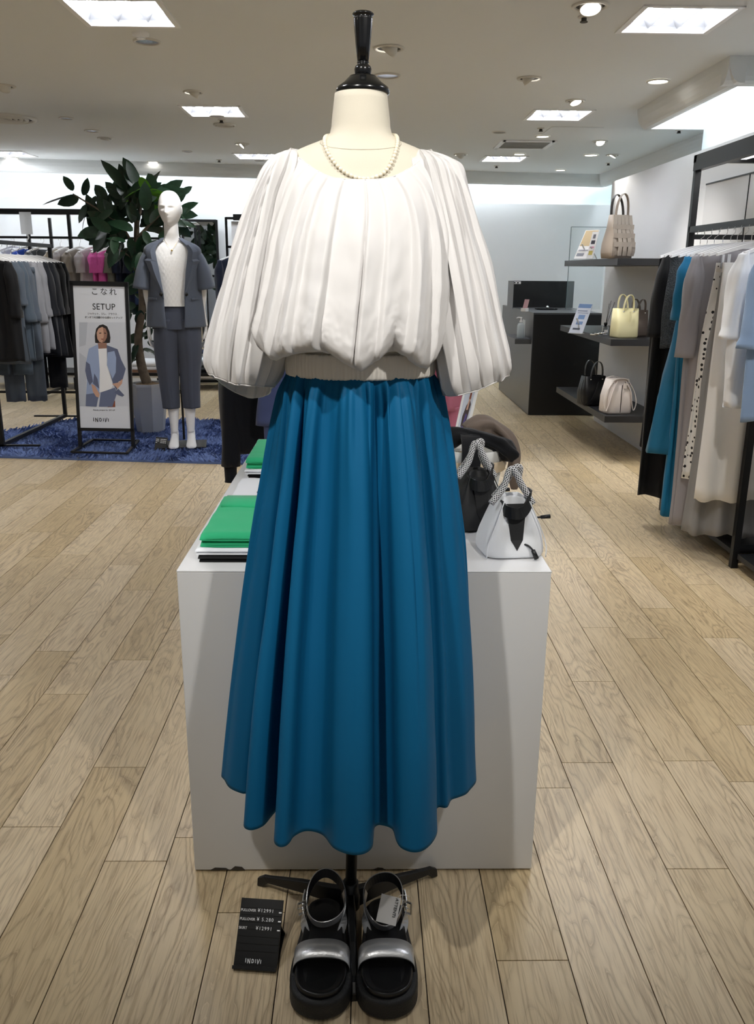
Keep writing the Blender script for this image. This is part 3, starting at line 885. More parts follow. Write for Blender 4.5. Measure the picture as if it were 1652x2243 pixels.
npts = [form_hit(a, b, .0036) for a, b, c in nk_px[1:-1]]
npts = [atY(723, 297, 1.492)]+npts+[atY(860, 296, 1.492)]
bkp = [Vector((.040, 1.512, npts[-1].z+.002)), Vector((XF, 1.522, npts[-1].z+.003)), Vector((-.050, 1.512, npts[0].z+.002))]
nl = spline(npts+bkp, 10, closed=True)
neckl = thing('pearl_necklace', 'short string of cream pearls around the dress form neck', 'necklace')
MB().tube(nl[::2], .0005, 5, closed=True).build('cord', M_pearl, neckl)
pe = MB().sphere((0, 0, 0), .0033, 12).mesh('pearl')
tot = sum((nl[i]-nl[i-1]).length for i in range(len(nl)))
pts_ = resample(nl+[nl[0]], int(tot/.0066)+1)[:-1]
for p in pts_:
    o = link('pearl', pe, M_pearl, neckl); o.location = p
# ---------------------------------------------------------------- sandals
M_sole = mat('black_rubber_sole', '131416', .6, bump=(300, .2))
M_insole = mat('black_leather_insole', '0c0c0e', .33)
M_silver = mat('silver_metallic_leather', 'c9cbce', .34, metal=.75, bump=(220, .08))
M_lining = mat('black_strap_lining', '17171a', .5)
def sandal(cx, toe_y, heel_y, mir, label, group):
    t = thing('sandal', label, 'sandal', (0, 0, 0), 0, group)
    L = heel_y-toe_y
    def outline(grow, n=44):
        pts = []
        ctr = [(.004, -.026), (.022, -.044), (.055, -.0515), (.10, -.050), (.16, -.042), (.21, -.037), (.24, -.030), (.252, 0), (.24, .030), (.21, .037), (.16, .040), (.10, .046), (.055, .051), (.022, .043), (.004, .026), (-.003, 0)]
        sp = spline([Vector((x*mir, y, 0)) for y, x in ctr], 4, closed=True)
        c0 = Vector((0, .125, 0))
        return [Vector((cx+p.x*(1+grow/.045), toe_y+(p.y-.125)*(L/.252)*(1+grow/.125)+.125*L/.252, 0)) for p in sp]
    def stack(levels):
        return [[Vector((p.x, p.y, z+.006*smooth(toe_y+.07*1, toe_y-.01, p.y)*(1 if z < .02 else .5))) for p in outline(g_)] for g_, z in levels]
    so = MB().loft(stack([(.004, 0), (.006, .004), (.005, .012), (.006, .020), (.005, .030), (.0055, .036), (.002, .040), (-.006, .040)]), cap=True); so.build('outsole', M_sole, t)
    MB().loft(stack([(-.0035, .036), (-.003, .050), (-.005, .0525), (-.009, .050), (-.016, .0485)]), cap=True).build('insole', M_insole, t)
    # toe strap: arched band
    rings = []
    for k in range(25):
        a = PI*k/24
        x = cx-.0535*math.copysign(abs(cos(a))**.8, cos(a)); z = .032+.040*sin(a)**.45
        y0 = toe_y+.064+.006*sin(a); w = .043-.004*(1-sin(a))
        o_ = Vector((-cos(a)*.4, 0, sin(a))).normalized()
        row = [Vector((x, y0, z)), Vector((x, y0+w*.5, z+.0035*sin(a))), Vector((x, y0+w, z+.001)), Vector((x, y0+w, z-.0025)), Vector((x, y0, z-.0035))]
        rings.append(row)
    MB().loft(rings, cap=True).build('toe_strap', M_silver, t)
    # ankle loop and risers
    cyl = toe_y+.200; rx, ry = .040, .050
    loop_ = []; 
    for k in range(41):
        a = 2*PI*k/40
        loop_.append(Vector((cx+mir*.004+rx*sin(a), cyl+ry*-cos(a)+.004, .082+.020*cos(a+PI)*1+.006*sin(2*a+1)*mir)))
    def band(pts, w, lean, nm, m1, thk=.0018):
        rings_ = []
        for i, p in enumerate(pts):
            tg = (pts[min(i+1, len(pts)-1)]-pts[max(i-1, 0)]).normalized()
            up = Vector((0, -lean[1], 1)).normalized(); up = (up-tg*up.dot(tg)).normalized(); nn = tg.cross(up)
            rings_.append([p+up*w/2, p-up*w/2, p-up*w/2-nn*thk, p+up*w/2-nn*thk])
        return MB().loft(rings_, cap=True, smooth=False).build(nm, m1, t)
    frontl = [p for k, p in enumerate(loop_ + loop_[1:]) if 30 <= k <= 50]
    backl = [p for k, p in enumerate(loop_) if 10 <= k <= 30]
    for p in frontl: p.z -= 0
    band([p.copy() for p in frontl], .024, (0, .5), 'instep_strap', M_silver)
    bk = band([p.copy() for p in backl], .021, (0, -.1), 'ankle_strap', M_silver)
    band([p+Vector((0, -.0012*math.copysign(1, p.y-cyl), 0))*1.0 + (Vector((cx, cyl, p.z))-p).normalized()*.0012 for p in backl], .019, (0, -.1), 'strap_lining', M_lining, .0008)
    for s in (-1, 1):
        pts = [Vector((cx+s*.034, toe_y+.160, .044)), Vector((cx+s*.041, toe_y+.178, .060)), Vector((cx+s*.0415, toe_y+.200, .078)), Vector((cx+s*.038, toe_y+.222, .088))]
        MB().strap(spline(pts, 4), .016, .0018, (0, .6, .8)).build('side_strap', M_silver, t)
    # buckle at the outer side
    bx = cx-mir*.044; by = toe_y+.185
    q = Matrix.Translation((bx, by, .080)) @ Matrix.Rotation(mir*.5, 4, 'Z')
    bk_ = MB()
    for s in (-1, 1):
        bk_.bar(q @ Vector((-.008, 0, s*.013)), q @ Vector((.008, 0, s*.013)), .003)
        bk_.bar(q @ Vector((s*.008, 0, -.013)), q @ Vector((s*.008, 0, .013)), .003)
    bk_.tube([q @ Vector((.007, -.003, 0)), q @ Vector((-.004, -.006, .006)), q @ Vector((-.010, -.003, .004))], .0012, 6)
    bk_.build('buckle', M_chrome, t)
    return t
sandal(-.076, 1.215, 1.465, 1, 'silver-strapped black platform sandal left of the stand leg', 'pair of sandals')
sandal(.046, 1.215, 1.465, -1, 'silver-strapped black platform sandal right of the stand leg, with paper tag', 'pair of sandals')
# paper swing tag on the right sandal
M_paper = mat('white_card', 'ecebea', .7)
M_ink = mat('black_print', '1b1d22', .7)
M_whiteprint = mat('white_print', 'f2f2f2', .6)
tgq = Matrix.Translation((.052, 1.362, .112)) @ Matrix.Rotation(-.35, 4, 'Z') @ Matrix.Rotation(-.75, 4, 'X')
tg_ = thing('swing_tag', 'white printed swing tag hanging on the right sandal strap', 'tag')
MB().box(-.020, .020, -.0005, .0005, -.028, .022, tgq).build('card', M_paper, tg_)
text('lettering', 'ATTENTI', .0085, M_ink, tg_, tgq @ Matrix.Translation((.010, -.0012, .020)) @ Matrix.Rotation(PI/2, 4, 'X') @ Matrix.Rotation(-PI/2, 4, 'Z'))
MB().tube(spline([tgq @ Vector((.012, -.001, .018)), (.075, 1.37, .135), (.092, 1.385, .118), (.085, 1.39, .10)], 6), .0006, 5).build('string', M_paper, tg_)
# ---------------------------------------------------------------- price stand
def price_stand(bl_, br_, tl_, tr_, label, full=True):
    t = thing('price_stand', label, 'price stand')
    ex = (br_-bl_).normalized(); up = ((tl_+tr_)/2-(bl_+br_)/2); Lh = up.length; up.normalize()
    up = (up-ex*up.dot(ex)).normalized(); nz = ex.cross(up)      # faces the viewer
    w = (br_-bl_).length
    m = Matrix(((ex.x, up.x, nz.x, bl_.x), (ex.y, up.y, nz.y, bl_.y), (ex.z, up.z, nz.z, bl_.z), (0, 0, 0, 1)))
    M_p = mat('black_acrylic', '0d0e10', .35)
    MB().box(0, w, 0, Lh, -.003, 0, m).build('panel', M_p, t)
    nrow = 7; rh = Lh*.72/nrow
    for k in range(nrow):
        y0 = Lh*.24+k*rh
        MB().box(.001, w-.001, y0+.0008, y0+rh-.0006, 0, .0016, m).build('slot_rail', M_p, t)
    # foot
    MB().prism([(0, -.002), (w, -.002), (w, .004), (0, .004)], -.001, .012, m).build('front_lip', M_p, t)
    bk = [m @ Vector((w*.12, Lh*.72, -.004)), m @ Vector((w*.88, Lh*.72, -.004))]
    f0 = [Vector((v.x+off, v.y+.03, .0005)) for v, off in zip(bk, (0, .012))]
    mb = MB().add([bk[0], bk[1], f0[1], f0[0]] + [v+Vector((0, .003, 0)) for v in (bk[0], bk[1], f0[1], f0[0])],
             [(0, 1, 2, 3), (7, 6, 5, 4), (0, 4, 5, 1), (2, 6, 7, 3), (1, 5, 6, 2), (3, 7, 4, 0)])
    mb.build('easel_leg', M_p, t)
    base = [bl_, br_, Vector((f0[1].x, f0[1].y, br_.z)), Vector((f0[0].x, f0[0].y, bl_.z))]
    mb = MB().add([v+Vector((0, 0, .0005)) for v in base]+[v+Vector((0, 0, .003)) for v in base], [(3, 2, 1, 0), (4, 5, 6, 7), (0, 1, 5, 4), (1, 2, 6, 5), (2, 3, 7, 6), (3, 0, 4, 7)])
    mb.build('base', M_p, t)
    s = Lh/.12
    for k, (a, b) in enumerate((('PULLOVER', '¥12991'), ('PULLOVER', '¥ 5.280'), ('SKIRT', '¥12991'))):
        y = Lh*.24+(nrow-1.75-k*1.25)*rh+rh*.25
        if not full:      # too small in the photo to read: only the light print marks
            MB().box(w*.04, w*(.30, .32, .16)[k], y, y+.005*s, .0016, .0020, m).build('print_mark', M_whiteprint, t)
            for q_ in range(6): MB().box(w*(.42+.085*q_), w*(.42+.085*q_+.05), y, y+.007*s, .0016, .0020, m).build('print_mark', M_whiteprint, t)
            continue
        text('lettering', a, .0066*s, M_whiteprint, t, m @ Matrix.Translation((w*.02, y, .0019)), sx=.95)
        text('lettering', b, .0088*s, M_whiteprint, t, m @ Matrix.Translation((w*.42, y, .0019)), sx=.95, spacing=1.28)
        MB().box(w*.92, w*.985, y, y+.0022*s, .0016, .0020, m).build('tax_mark', M_whiteprint, t)
    logo(t, m @ Matrix.Translation((w*.27, Lh*.07, .0008)), .0085*s, M_whiteprint)
    return t
def logo(parent, m, h, mt, width=None):
    """spaced line-letter logo I N D I V I drawn as strokes"""
    th = h*.14
    def st(x0, y0, x1, y1):
        a, b = Vector((x0, y0, 0)), Vector((x1, y1, 0)); d = (b-a).normalized(); n_ = Vector((-d.y, d.x, 0))*th/2
        return [a+n_, a-n_, b-n_, b+n_]
    mb = MB(); x = 0; adv = h*.78
    def put(quads):
        for q in quads: mb.add([m @ (v+Vector((x*1, 0, z))) for z in (0, .0006) for v in q], [(3, 2, 1, 0), (4, 5, 6, 7), (0, 1, 5, 4), (1, 2, 6, 5), (2, 3, 7, 6), (3, 0, 4, 7)])
    put([st(0, .15*h, 0, h)]); x += h*.45
    put([st(0, 0, 0, .9*h), st(0, .95*h, .5*h, 0), st(.5*h, 0.0, .5*h, h)]); x += h*.95
    put([st(0, .12*h, 0, .92*h), st(0, .9*h, .3*h, .82*h), st(.3*h, .84*h, .42*h, .52*h), st(.42*h, .54*h, .3*h, .2*h), st(.3*h, .22*h, 0, .14*h)]); x += h*.82
    put([st(0, .15*h, 0, .92*h)]); x += h*.40
    put([st(0, .92*h, .12*h, 0), st(.12*h, 0, .5*h, h)]); x += h*.78
    put([st(0, .1*h, 0, .85*h)])
    return mb.build('logo', mt, parent)
ty = 1.412
price_stand(atZ(511, 2119, .0012), atZ(606, 2126, .0012), atY(530, 1968, ty), atY(619, 1970, ty), 'small black price stand with white prices beside the left sandal')
# ================================================================== hangers and hanging clothes
def fab(name, col, rough=.8, **k): return mat(name, col, rough, spec=.25, sheen=.15, bump=(700, .08), **k)
hg_bar = MB(); 
rings = []
for k in range(17):
    x = -.200+.400*k/16; ax = abs(x)/.2
    z = -.083-.050*ax**1.35+.0*ax; w = .010+.008*ax**2; hgt = .012+.008*(1-ax)
    rings.append([Vector((x, -w/2-.003*ax, z-hgt/2)), Vector((x, w/2+.003*ax, z-hgt/2)), Vector((x, w/2, z+hgt/2)), Vector((x, -w/2, z+hgt/2))])
hg_bar.loft(rings, cap=True, smooth=False)
hg_hook = MB().tube([Vector((0, 0, -.076)), Vector((0, 0, -.045)), Vector((.010, 0, -.036))]+[Vector((.0185*cos(a), 0, -.0215+.0235*sin(a)+.002)) for a in [(-35+k*22)*PI/180 for k in range(11)]], .0016, 6)
me_hb, me_hh = hg_bar.mesh('shoulder_bar'), hg_hook.mesh('hook')
def hanger(p, rz, label, group):
    t = thing('clothes_hanger', label, 'hanger', p, rz, group)
    link('shoulder_bar', me_hb, M_hanger, t); link('hook', me_hh, M_chrome, t)
    return t
def cloth_panel(w0, w1, z0, z1, d0, d1, seed, slope=.05, folds=5, amp=.008, n=56, R=26, neck=.0, cx1=0.0, round_=2.2):
    """flattened hanging tube: w/d full width and depth at top and hem"""
    rs = random.Random(seed); ph = [rs.uniform(0, 6.28) for _ in range(4)]
    rings = []
    for j in range(R+1):
        t = j/R; ring = []
        w = w0+(w1-w0)*t**.8; d = d0+(d1-d0)*smooth(0, .45, t); z = z0+(z1-z0)*t
        for i in range(n):
            th = 2*PI*i/n; c, s = cos(th), sin(th)
            x = w/2*math.copysign(abs(c)**(2/round_), c); y = d/2*math.copysign(abs(s)**(2/round_), s)
            f = sin(folds*2*x/w*1.6+ph[0]+math.copysign(.8, s))+.6*sin(folds*3.7*x/w+ph[1]+1.5*t)
            y += amp*f*smooth(.05, .6, t)*(1 if abs(s) > .2 else .3)
            x += amp*.7*sin(3*t+ph[2]+s)*smooth(.1, .7, t)
            rd = amp*1.5*(.6-1.8*abs(noise.noise(Vector((th*1.6+x*9, t*.9+seed*1.7, seed*.37)))))*smooth(.03, .35, t)
            x += rd*c*.8; y += rd*s*.8
            k = 1-smooth(0, .5, t)
            zz = z - slope*(abs(x)/(w/2))**1.3*(1-t*.9) - (neck*max(0, 1-abs(x)/(.07))*k if neck else 0)
            zz += .006*sin(5*th+ph[3])*smooth(.9, 1, t)
            ring.append(Vector((x+cx1*t, y, zz)))
        rings.append(ring)
    return MB().loft(rings, cap=True)
def sleeve_tube(x, z0, L, r0, r1, out, seed, d=1.0, cuff=None):
    rs = random.Random(seed); R = 18; n = 18; rings = []; ph = rs.uniform(0, 6)
    for j in range(R+1):
        t = j/R; r = r0+(r1-r0)*t
        if cuff and t > 1-cuff: r = r1*1.18
        ring = []
        for i in range(n):
            a = 2*PI*i/n; rr = r*(1+.12*sin(3*a+ph+3*t)+.06*sin(5*a-ph)+.22*noise.noise(Vector((cos(a)*1.6, sin(a)*1.6+seed, t*3.0))))*(1-.55*(1-smooth(0, .25, t)))
            ring.append(Vector((x+math.copysign(out, x)*t+rr*.72*cos(a), rr*d*sin(a)+.012*sin(2.5*t+ph), z0-L*t-.012*(1 if cos(a)*x > 0 else 0)*(1-t))))
        rings.append(ring)
    return MB().loft(rings, cap=True)
def garment(kind, name, m, p, rz, hemz, label, cat, group, w=.42, wh=None, sl=0.0, seed=1, extra=None, depth=.07, cuff=None, d1=None):
    """p = rail point; hemz = world z of the hem"""
    t = thing(name, label, cat, p, rz, group)
    hz = hemz-p[2]
    wh = wh or w*1.08
    if kind in ('top', 'jacket', 'dress'):
        cloth_panel(w, wh, -.088, hz, .022, d1 or depth, seed, .052, 6, depth*.17, neck=.03).build('body', m, t)
        if sl:
            for s in (-1, 1):
                sleeve_tube(s*(w/2-.012), -.125, sl, .058, .050, .022, seed+s, 1.0, cuff).build('sleeve', m, t)
        if kind == 'jacket':
            for s in (-1, 1):
                MB().add([(s*.012, -depth/2-.012, -.36), (s*.05, -.018, -.115), (s*.085, -.020, -.135), (s*.075, -depth/2-.008, -.22)], [(0, 1, 2, 3)]).build('lapel', m, t, solid=.004)
    elif kind == 'skirt':
        cloth_panel(w, wh, -.175, hz, .03, d1 or depth*1.6, seed, .0, 7, depth*.18, round_=2).build('body', m, t)
        MB().loft([ell(0, 0, w/2, .016, z, 40) for z in (-.165, -.205)]).build('waistband', m, t, solid=.003)
        for s in (-1, 1):
            MB().bar((s*w*.42, 0, -.13), (s*w*.42, 0, -.19), .014, .022).build('clip', M_chrome, t)
    elif kind == 'pants':
        for s in (-1, 1):
            mb = cloth_panel(w*.52, (wh or w)*.52, -.175, hz, .03, depth, seed+s, .0, 3, depth*.08, R=18, n=36)
            mb.v = [(x+s*w*.245, y+s*.012, z) for x, y, z in mb.v]; mb.build('trouser_leg', m, t)
        MB().loft([ell(0, 0, w/2, .018, z, 40) for z in (-.165, -.205)]).build('waistband', m, t, solid=.003)
    return t

# ================================================================== left: rug, rack, sign, plant, mannequin
M_rug = mat('blue_shag_wool', '576a98', .95, var=(6, .15))
M_pile = mat('blue_shag_pile', '6579aa', .95, var=(14, .22))
rugc = [Vector((-5.2, 6.28, 0)), Vector((-.86, 5.70, 0)), Vector((-.62, 7.36, 0)), Vector((-4.95, 7.92, 0))]
# the left far edge runs diagonally towards the rack
rugc = [atZ(-420, 990, 0), atZ(505, 1019, 0), Vector((-.80, 7.43, 0)), Vector((-2.62, 7.47, 0)), atZ(0, 955, 0), Vector((-5.0, 6.3, 0))]
rugp = [Vector((-5.1, 6.07, 0)), Vector((-2.58, 5.90, 0)), Vector((-.72, 5.70, 0)), Vector((-.62, 7.40, 0)), Vector((-2.55, 7.48, 0)), Vector((-3.0, 6.75, 0)), Vector((-5.1, 6.95, 0))]
rug = thing('shag_rug', 'deep blue shaggy wool rug under the mannequin and sign', 'rug')
MB().prism([(v.x, v.y) for v in rugp], .0005, .014).build('backing', M_rug, rug)
def in_poly(x, y, P):
    c = False; n = len(P)
    for i in range(n):
        a, b = P[i], P[i-1]
        if (a.y > y) != (b.y > y) and x < (b.x-a.x)*(y-a.y)/(b.y-a.y)+a.x: c = not c
    return c
rs = random.Random(21); pile = MB(); cnt = 0
xs_ = [v.x for v in rugp]; ys_ = [v.y for v in rugp]
while cnt < 17000:
    x = rs.uniform(max(-4.2, min(xs_))-.02, max(xs_)+.02); y = rs.uniform(min(ys_)-.02, max(ys_)+.02)
    if not in_poly(x, y, rugp) and rs.random() > .03: continue
    if not in_poly(x, y, rugp) and not any(in_poly(x+dx, y+dy, rugp) for dx, dy in ((.02, 0), (-.02, 0), (0, .02), (0, -.02))): continue
    cnt += 1
    h = rs.uniform(.022, .040); a = noise.noise(Vector((x*3, y*3, 0)))*5+rs.uniform(-.9, .9); lean = rs.uniform(.01, .032)
    w = rs.uniform(.006, .011); b = rs.uniform(0, PI)
    dx, dy = cos(b)*w, sin(b)*w; ex, ey = cos(a)*lean, sin(a)*lean
    pile.add([(x-dx, y-dy, .010), (x+dx, y+dy, .010), (x+ex+dx*.6, y+ey+dy*.6, h), (x+ex-dx*.6, y+ey-dy*.6, h*.95)], [(0, 1, 2, 3)])
o = pile.build('pile', M_pile, rug); o['kind'] = 'stuff'

# ---- garment rack with set-up suits
RZ = 1.475
gr = thing('garment_rack', 'black square-tube garment rack with grey jackets, far left on the rug', 'garment rack')
B_ = .028
ya, yb, xr = 6.10, 7.39, -2.635
MB().bar((xr, ya, .045), (xr, ya, RZ+.014), B_).build('post', M_black, gr)
MB().bar((xr+.02, yb, .045), (xr+.02, yb, RZ+.014), B_).build('post', M_black, gr)
MB().bar((xr, ya, RZ), (xr+.02, yb, RZ), B_).build('rail', M_black, gr)
MB().bar((xr, ya, .058), (xr+.02, yb, .058), B_).build('base_rail', M_black, gr)
MB().bar((xr-.25, ya, .052), (xr+.27, ya, .052), .028, .012).build('foot', M_black, gr)
MB().bar((xr-.25, yb, .052), (xr+.27, yb, .052), .028, .012).build('foot', M_black, gr)
M_jgrey = fab('slate_suiting', '515a66'); M_jgrey2 = fab('blue_grey_suiting', '4a5663'); M_lgrey = fab('light_grey_suiting', '8b8c92')
M_navy = fab('dark_navy_suiting', '14171f'); M_bk = fab('black_suiting', '0c0d11')
left_g = [(6.04, M_bk, 'black jacket nearest the picture edge on the left rack', 790, 0.0), (6.16, M_jgrey, 'first slate grey jacket from the picture edge on the left rack', 795, .30),
          (6.27, M_jgrey2, 'second slate grey jacket on the left rack, with turned-up cuff', 788, .42), (6.37, M_jgrey, 'third slate grey jacket on the left rack', 786, .42),
          (6.50, M_lgrey, 'lighter grey jacket before the other light one on the left rack', 770, .44), (6.60, M_lgrey, 'light grey jacket next to the navy ones on the left rack', 762, .40),
          (6.73, M_navy, 'first dark navy jacket after the light greys on the left rack', 776, .40), (6.86, M_navy, 'second dark navy jacket on the left rack', 776, .40),
          (6.98, M_bk, 'third dark jacket on the left rack', 780, .40), (7.10, M_bk, 'darkest jacket at the far end of the left rack', 780, .40)]
for k, (y, m, lb, hp, sl) in enumerate(left_g):
    xh = xr+.02*(y-ya)/(yb-ya)
    z = RZ-.006
    hanger((xh, y, z), rs.uniform(-.06, .10), 'white hanger, %s from the picture edge on the left rack' % ORD[k], 'hangers on the left rack')
    hz = atY(100, hp, y).z
    garment('jacket', 'jacket', m, (xh, y, z), rs.uniform(-.05, .08), hz, lb, 'jacket', 'set-up jackets on the left rack', w=.43, wh=.50, sl=sl or .38, seed=30+k, depth=.085, cuff=.13)
for k, (y, m, lb, hp) in enumerate(((6.33, M_jgrey, 'slate trousers hanging below the grey jackets on the left rack', 880), (6.22, M_jgrey2, 'slate trousers nearest the picture edge below the grey jackets', 822),
                                  (6.92, M_bk, 'black trousers hanging below the navy jackets on the left rack', 850))):
    garment('pants', 'trousers', m, (xr+.01+(.09 if k == 0 else .05), y+.05, RZ-.006), .05, atY(100, hp, y).z, lb, 'trousers', 'trousers on the left rack', w=.30, wh=.27, seed=60+k, depth=.05)
# acrylic card on the rail
M_acr = mat('frosted_acrylic', 'dfe3e6', .3, alpha=.75)
t = thing('rail_tag', 'frosted plastic card standing on the left rack rail', 'card holder')
c0 = atX(60, 520, xr)
MB().box(c0.x-.045, c0.x+.045, c0.y-.002, c0.y+.002, RZ+.075, RZ+.24).build('card', M_acr, t)
MB().tube([Vector((c0.x, c0.y, RZ+.08)), Vector((c0.x+.01, c0.y, RZ+.05)), Vector((c0.x-.005, c0.y, RZ+.03)), Vector((c0.x, c0.y, RZ+.012))], .006, 8).build('clip', M_acr, t)

# ---- sign stand with poster
sg = thing('sign_stand', 'black framed floor sign with a fashion poster on the blue rug', 'sign')
tl, tr = atY(169, 622, 6.17), atY(287, 622, 6.17); b0, b1 = atY(173.5, 940, 6.10), atY(290, 942, 6.10)
up = ((tl+tr)/2-(b0+b1)/2); Lh = up.length; up.normalize()
ex = (b1-b0); wS = ex.length; ex.normalize(); up = (up-ex*up.dot(ex)).normalized(); nz = ex.cross(up)
SM = Matrix(((ex.x, up.x, nz.x, b0.x), (ex.y, up.y, nz.y, b0.y), (ex.z, up.z, nz.z, b0.z), (0, 0, 0, 1)))
for xx in (0, wS): MB().box(xx-.011, xx+.011, -.17, Lh+.01, -.018, .006, SM).build('side_rail', M_black, sg)
for yy, hh in ((0, .011), (Lh, .016)): MB().box(-.011, wS+.011, yy-hh, yy+hh, -.018, .006, SM).build('cross_rail', M_black, sg)
M_poster = mat('poster_paper', 'd9dee8', .25)
po = MB().box(.008, wS-.008, .006, Lh-.01, -.010, 0, SM).build('poster', M_poster, sg)
def quad_uv(u0, v0, u1, v1, z, m_, name='poster_print', pts=None):
    """flat printed patch on the poster; u,v in 0..1"""
    P = pts or [(u0, v0), (u1, v0), (u1, v1), (u0, v1)]
    mb = MB().add([SM @ Vector((.008+(wS-.016)*u, .006+(Lh-.016)*v, z)) for u, v in P], [tuple(range(len(P)))])
    return mb.build(name, m_, po)
def pt(cx, cy):   # pixel of the photo -> poster u,v
    q = SM.inverted() @ CAM; d = SM.inverted().to_3x3() @ ray(cx, cy); h = q+d*(-q.z/d.z)
    return ((h.x-.008)/(wS-.016), (h.y-.006)/(Lh-.016))
def c5(x, y): return pt(x*.19976, 660+y*.19976)
P_bg = mat('print_pale_grey', 'c9ced9', .3); P_hair = mat('print_dark_hair', '2a2422', .3); P_skin = mat('print_skin', 'c79f8a', .3); P_skin2 = mat('print_skin_shade', '9a7464', .3)
P_j1 = mat('print_light_blue', '98a9cc', .3); P_j2 = mat('print_slate_blue', '5d6580', .3); P_w = mat('print_white', 'e9ebf0', .3); P_tr = mat('print_blue_grey', '68728f', .3); P_br = mat('print_brown', '8a4a35', .3)
P_bg2 = mat('print_mid_grey', 'b7bdc9', .3)
def poly5(pts, z, m_): quad_uv(0, 0, 0, 0, z, m_, pts=[c5(x, y) for x, y in pts])
poly5([(868, 1150), (1410, 1150), (1410, 230), (868, 230)], .0004, P_bg)
poly5([(868, 560), (945, 620), (945, 1150), (868, 1150)], .0006, P_bg2); poly5([(868, 230), (960, 230), (940, 480), (868, 500)], .0006, P_bg2)
poly5([(1180, 1160), (1265, 1160), (1262, 1090), (1240, 1085)], .0007, P_br)
poly5([(1045, 455), (1040, 380), (1055, 300), (1090, 262), (1130, 252), (1175, 275), (1200, 330), (1212, 400), (1205, 455), (1170, 460), (1150, 470), (1075, 460)], .0008, P_hair)       # hair
poly5([(1060, 345), (1080, 300), (1120, 280), (1160, 300), (1178, 350), (1172, 400), (1150, 440), (1118, 455), (1090, 445), (1068, 410)], .0011, P_skin)   # face
poly5([(1130, 285), (1160, 300), (1178, 350), (1172, 400), (1150, 440), (1122, 452), (1140, 380)], .0012, P_skin2)
poly5([(1088, 345), (1112, 343), (1112, 352), (1090, 356)], .0014, P_hair); poly5([(1142, 343), (1166, 347), (1164, 356), (1143, 352)], .0014, P_hair)
poly5([(1106, 410), (1138, 410), (1130, 420), (1114, 420)], .0014, P_br)
poly5([(1075, 455), (1170, 455), (1178, 530), (1075, 530)], .0009, P_skin2)
poly5([(975, 520), (1075, 470), (1095, 640), (1100, 1010), (945, 1030), (955, 860), (935, 760), (950, 640)], .0010, P_j1)
poly5([(1170, 480), (1290, 525), (1330, 640), (1380, 740), (1345, 860), (1300, 880), (1280, 980), (1240, 900), (1180, 700)], .0010, P_j2)
poly5([(1180, 560), (1255, 545), (1275, 620), (1270, 780), (1235, 850), (1175, 700)], .0013, P_j1)
poly5([(945, 660), (985, 690), (1020, 880), (985, 920), (955, 850), (935, 760)], .0013, P_j2)
poly5([(1035, 790), (1070, 850), (1090, 960), (1020, 900)], .0013, P_j2)
poly5([(1078, 520), (1172, 515), (1170, 700), (1240, 920), (1215, 965), (1090, 1000), (1095, 760)], .0014, P_w)
poly5([(945, 1020), (1090, 1000), (1060, 1155), (940, 1150)], .0015, P_tr); poly5([(1105, 1000), (1260, 945), (1285, 1000), (1235, 1155), (1085, 1155)], .0015, P_tr)
poly5([(1002, 905), (1040, 925), (1095, 1020), (1085, 1055), (1055, 1045), (1020, 990)], .0017, P_skin); poly5([(1230, 905), (1300, 890), (1345, 850), (1340, 900), (1290, 960), (1270, 935)], .0017, P_skin)
poly5([(1255, 1000), (1300, 960), (1365, 1030), (1345, 1045), (1300, 1030)], .0016, P_j2)
def ptext(body, cx5, cy5, size_px, align='CENTER', sx=1.0, sp=1.0):
    u, v = c5(cx5, cy5); k = .19976*6.15/1850
    return text('lettering', body, size_px*k, M_ink, po, SM @ Matrix.Translation((.008+(wS-.016)*u, .006+(Lh-.016)*v, .0008)), align, sx, .0002, sp)
ptext('こなれ', 1140, -75, 82, sp=1.35); ptext('SETUP', 1140, 92, 92, sx=.92, sp=1.05)
ptext('ジャケット、ジレ、ブラウス…', 1135, 148, 26, sp=.85); ptext('オンオフ大活躍のゆる感セットアップ', 1137, 188, 26, sp=.80)
ptext('Beauty project for SET UP', 1142, 1200, 22)
u, v = c5(1030, 1322)
logo(po, SM @ Matrix.Translation((.008+(wS-.016)*u, .006+(Lh-.016)*v, .0006)), .031, M_ink)
# floor frame of the sign
fz = .045
q = [atZ(158, 990, fz), atZ(278, 993, fz), atZ(303, 965, fz), atZ(203, 963, fz)]
for i in range(4): MB().bar(q[i], q[(i+1) % 4], .022, .012).build('base_bar', M_black, sg)
for s, a in ((0, b0), (1, b1)):
    pa = SM @ Vector((wS*s, -.165, -.006))
    MB().prism([(0, 0), (.10, 0), (0, .12)], -.003, .003, Matrix.Translation(pa) @ Matrix.Rotation(PI/2, 4, 'Z') @ Matrix.Rotation(PI/2, 4, 'X')).build('gusset', M_black, sg)

# ---- potted rubber plant
pc = Vector((-1.74, 6.86, 0))
pot = thing('potted_plant', 'tall rubber plant in a faceted silver-grey pot behind the sign', 'plant', pc)
M_pot = mat('silver_grey_pot', 'b9bcc1', .35, metal=.25)
def octring(r, z, n=8):
    return [Vector((r*cos(2*PI*(k+.5)/n), r*sin(2*PI*(k+.5)/n), z)) for k in range(n)]
MB().loft([octring(.105, .018), octring(.112, .03), octring(.158, .395), octring(.158, .415), octring(.142, .415), octring(.140, .36)], cap=True, smooth=False).build('pot', M_pot, pot)
M_moss = mat('brown_moss', '6d5638', .95, bump=(60, 1.0), var=(40, .3))
mb = MB(); rings = []
for j in range(7):
    r = .142*(1-j/6)+.001
    rings.append([Vector((r*cos(2*PI*k/24), r*sin(2*PI*k/24), .385+.035*(j/6)**.5+.010*noise.noise(Vector((r*30, k, 1))))) for k in range(24)])
mb.loft(rings).build('moss', M_moss, pot)
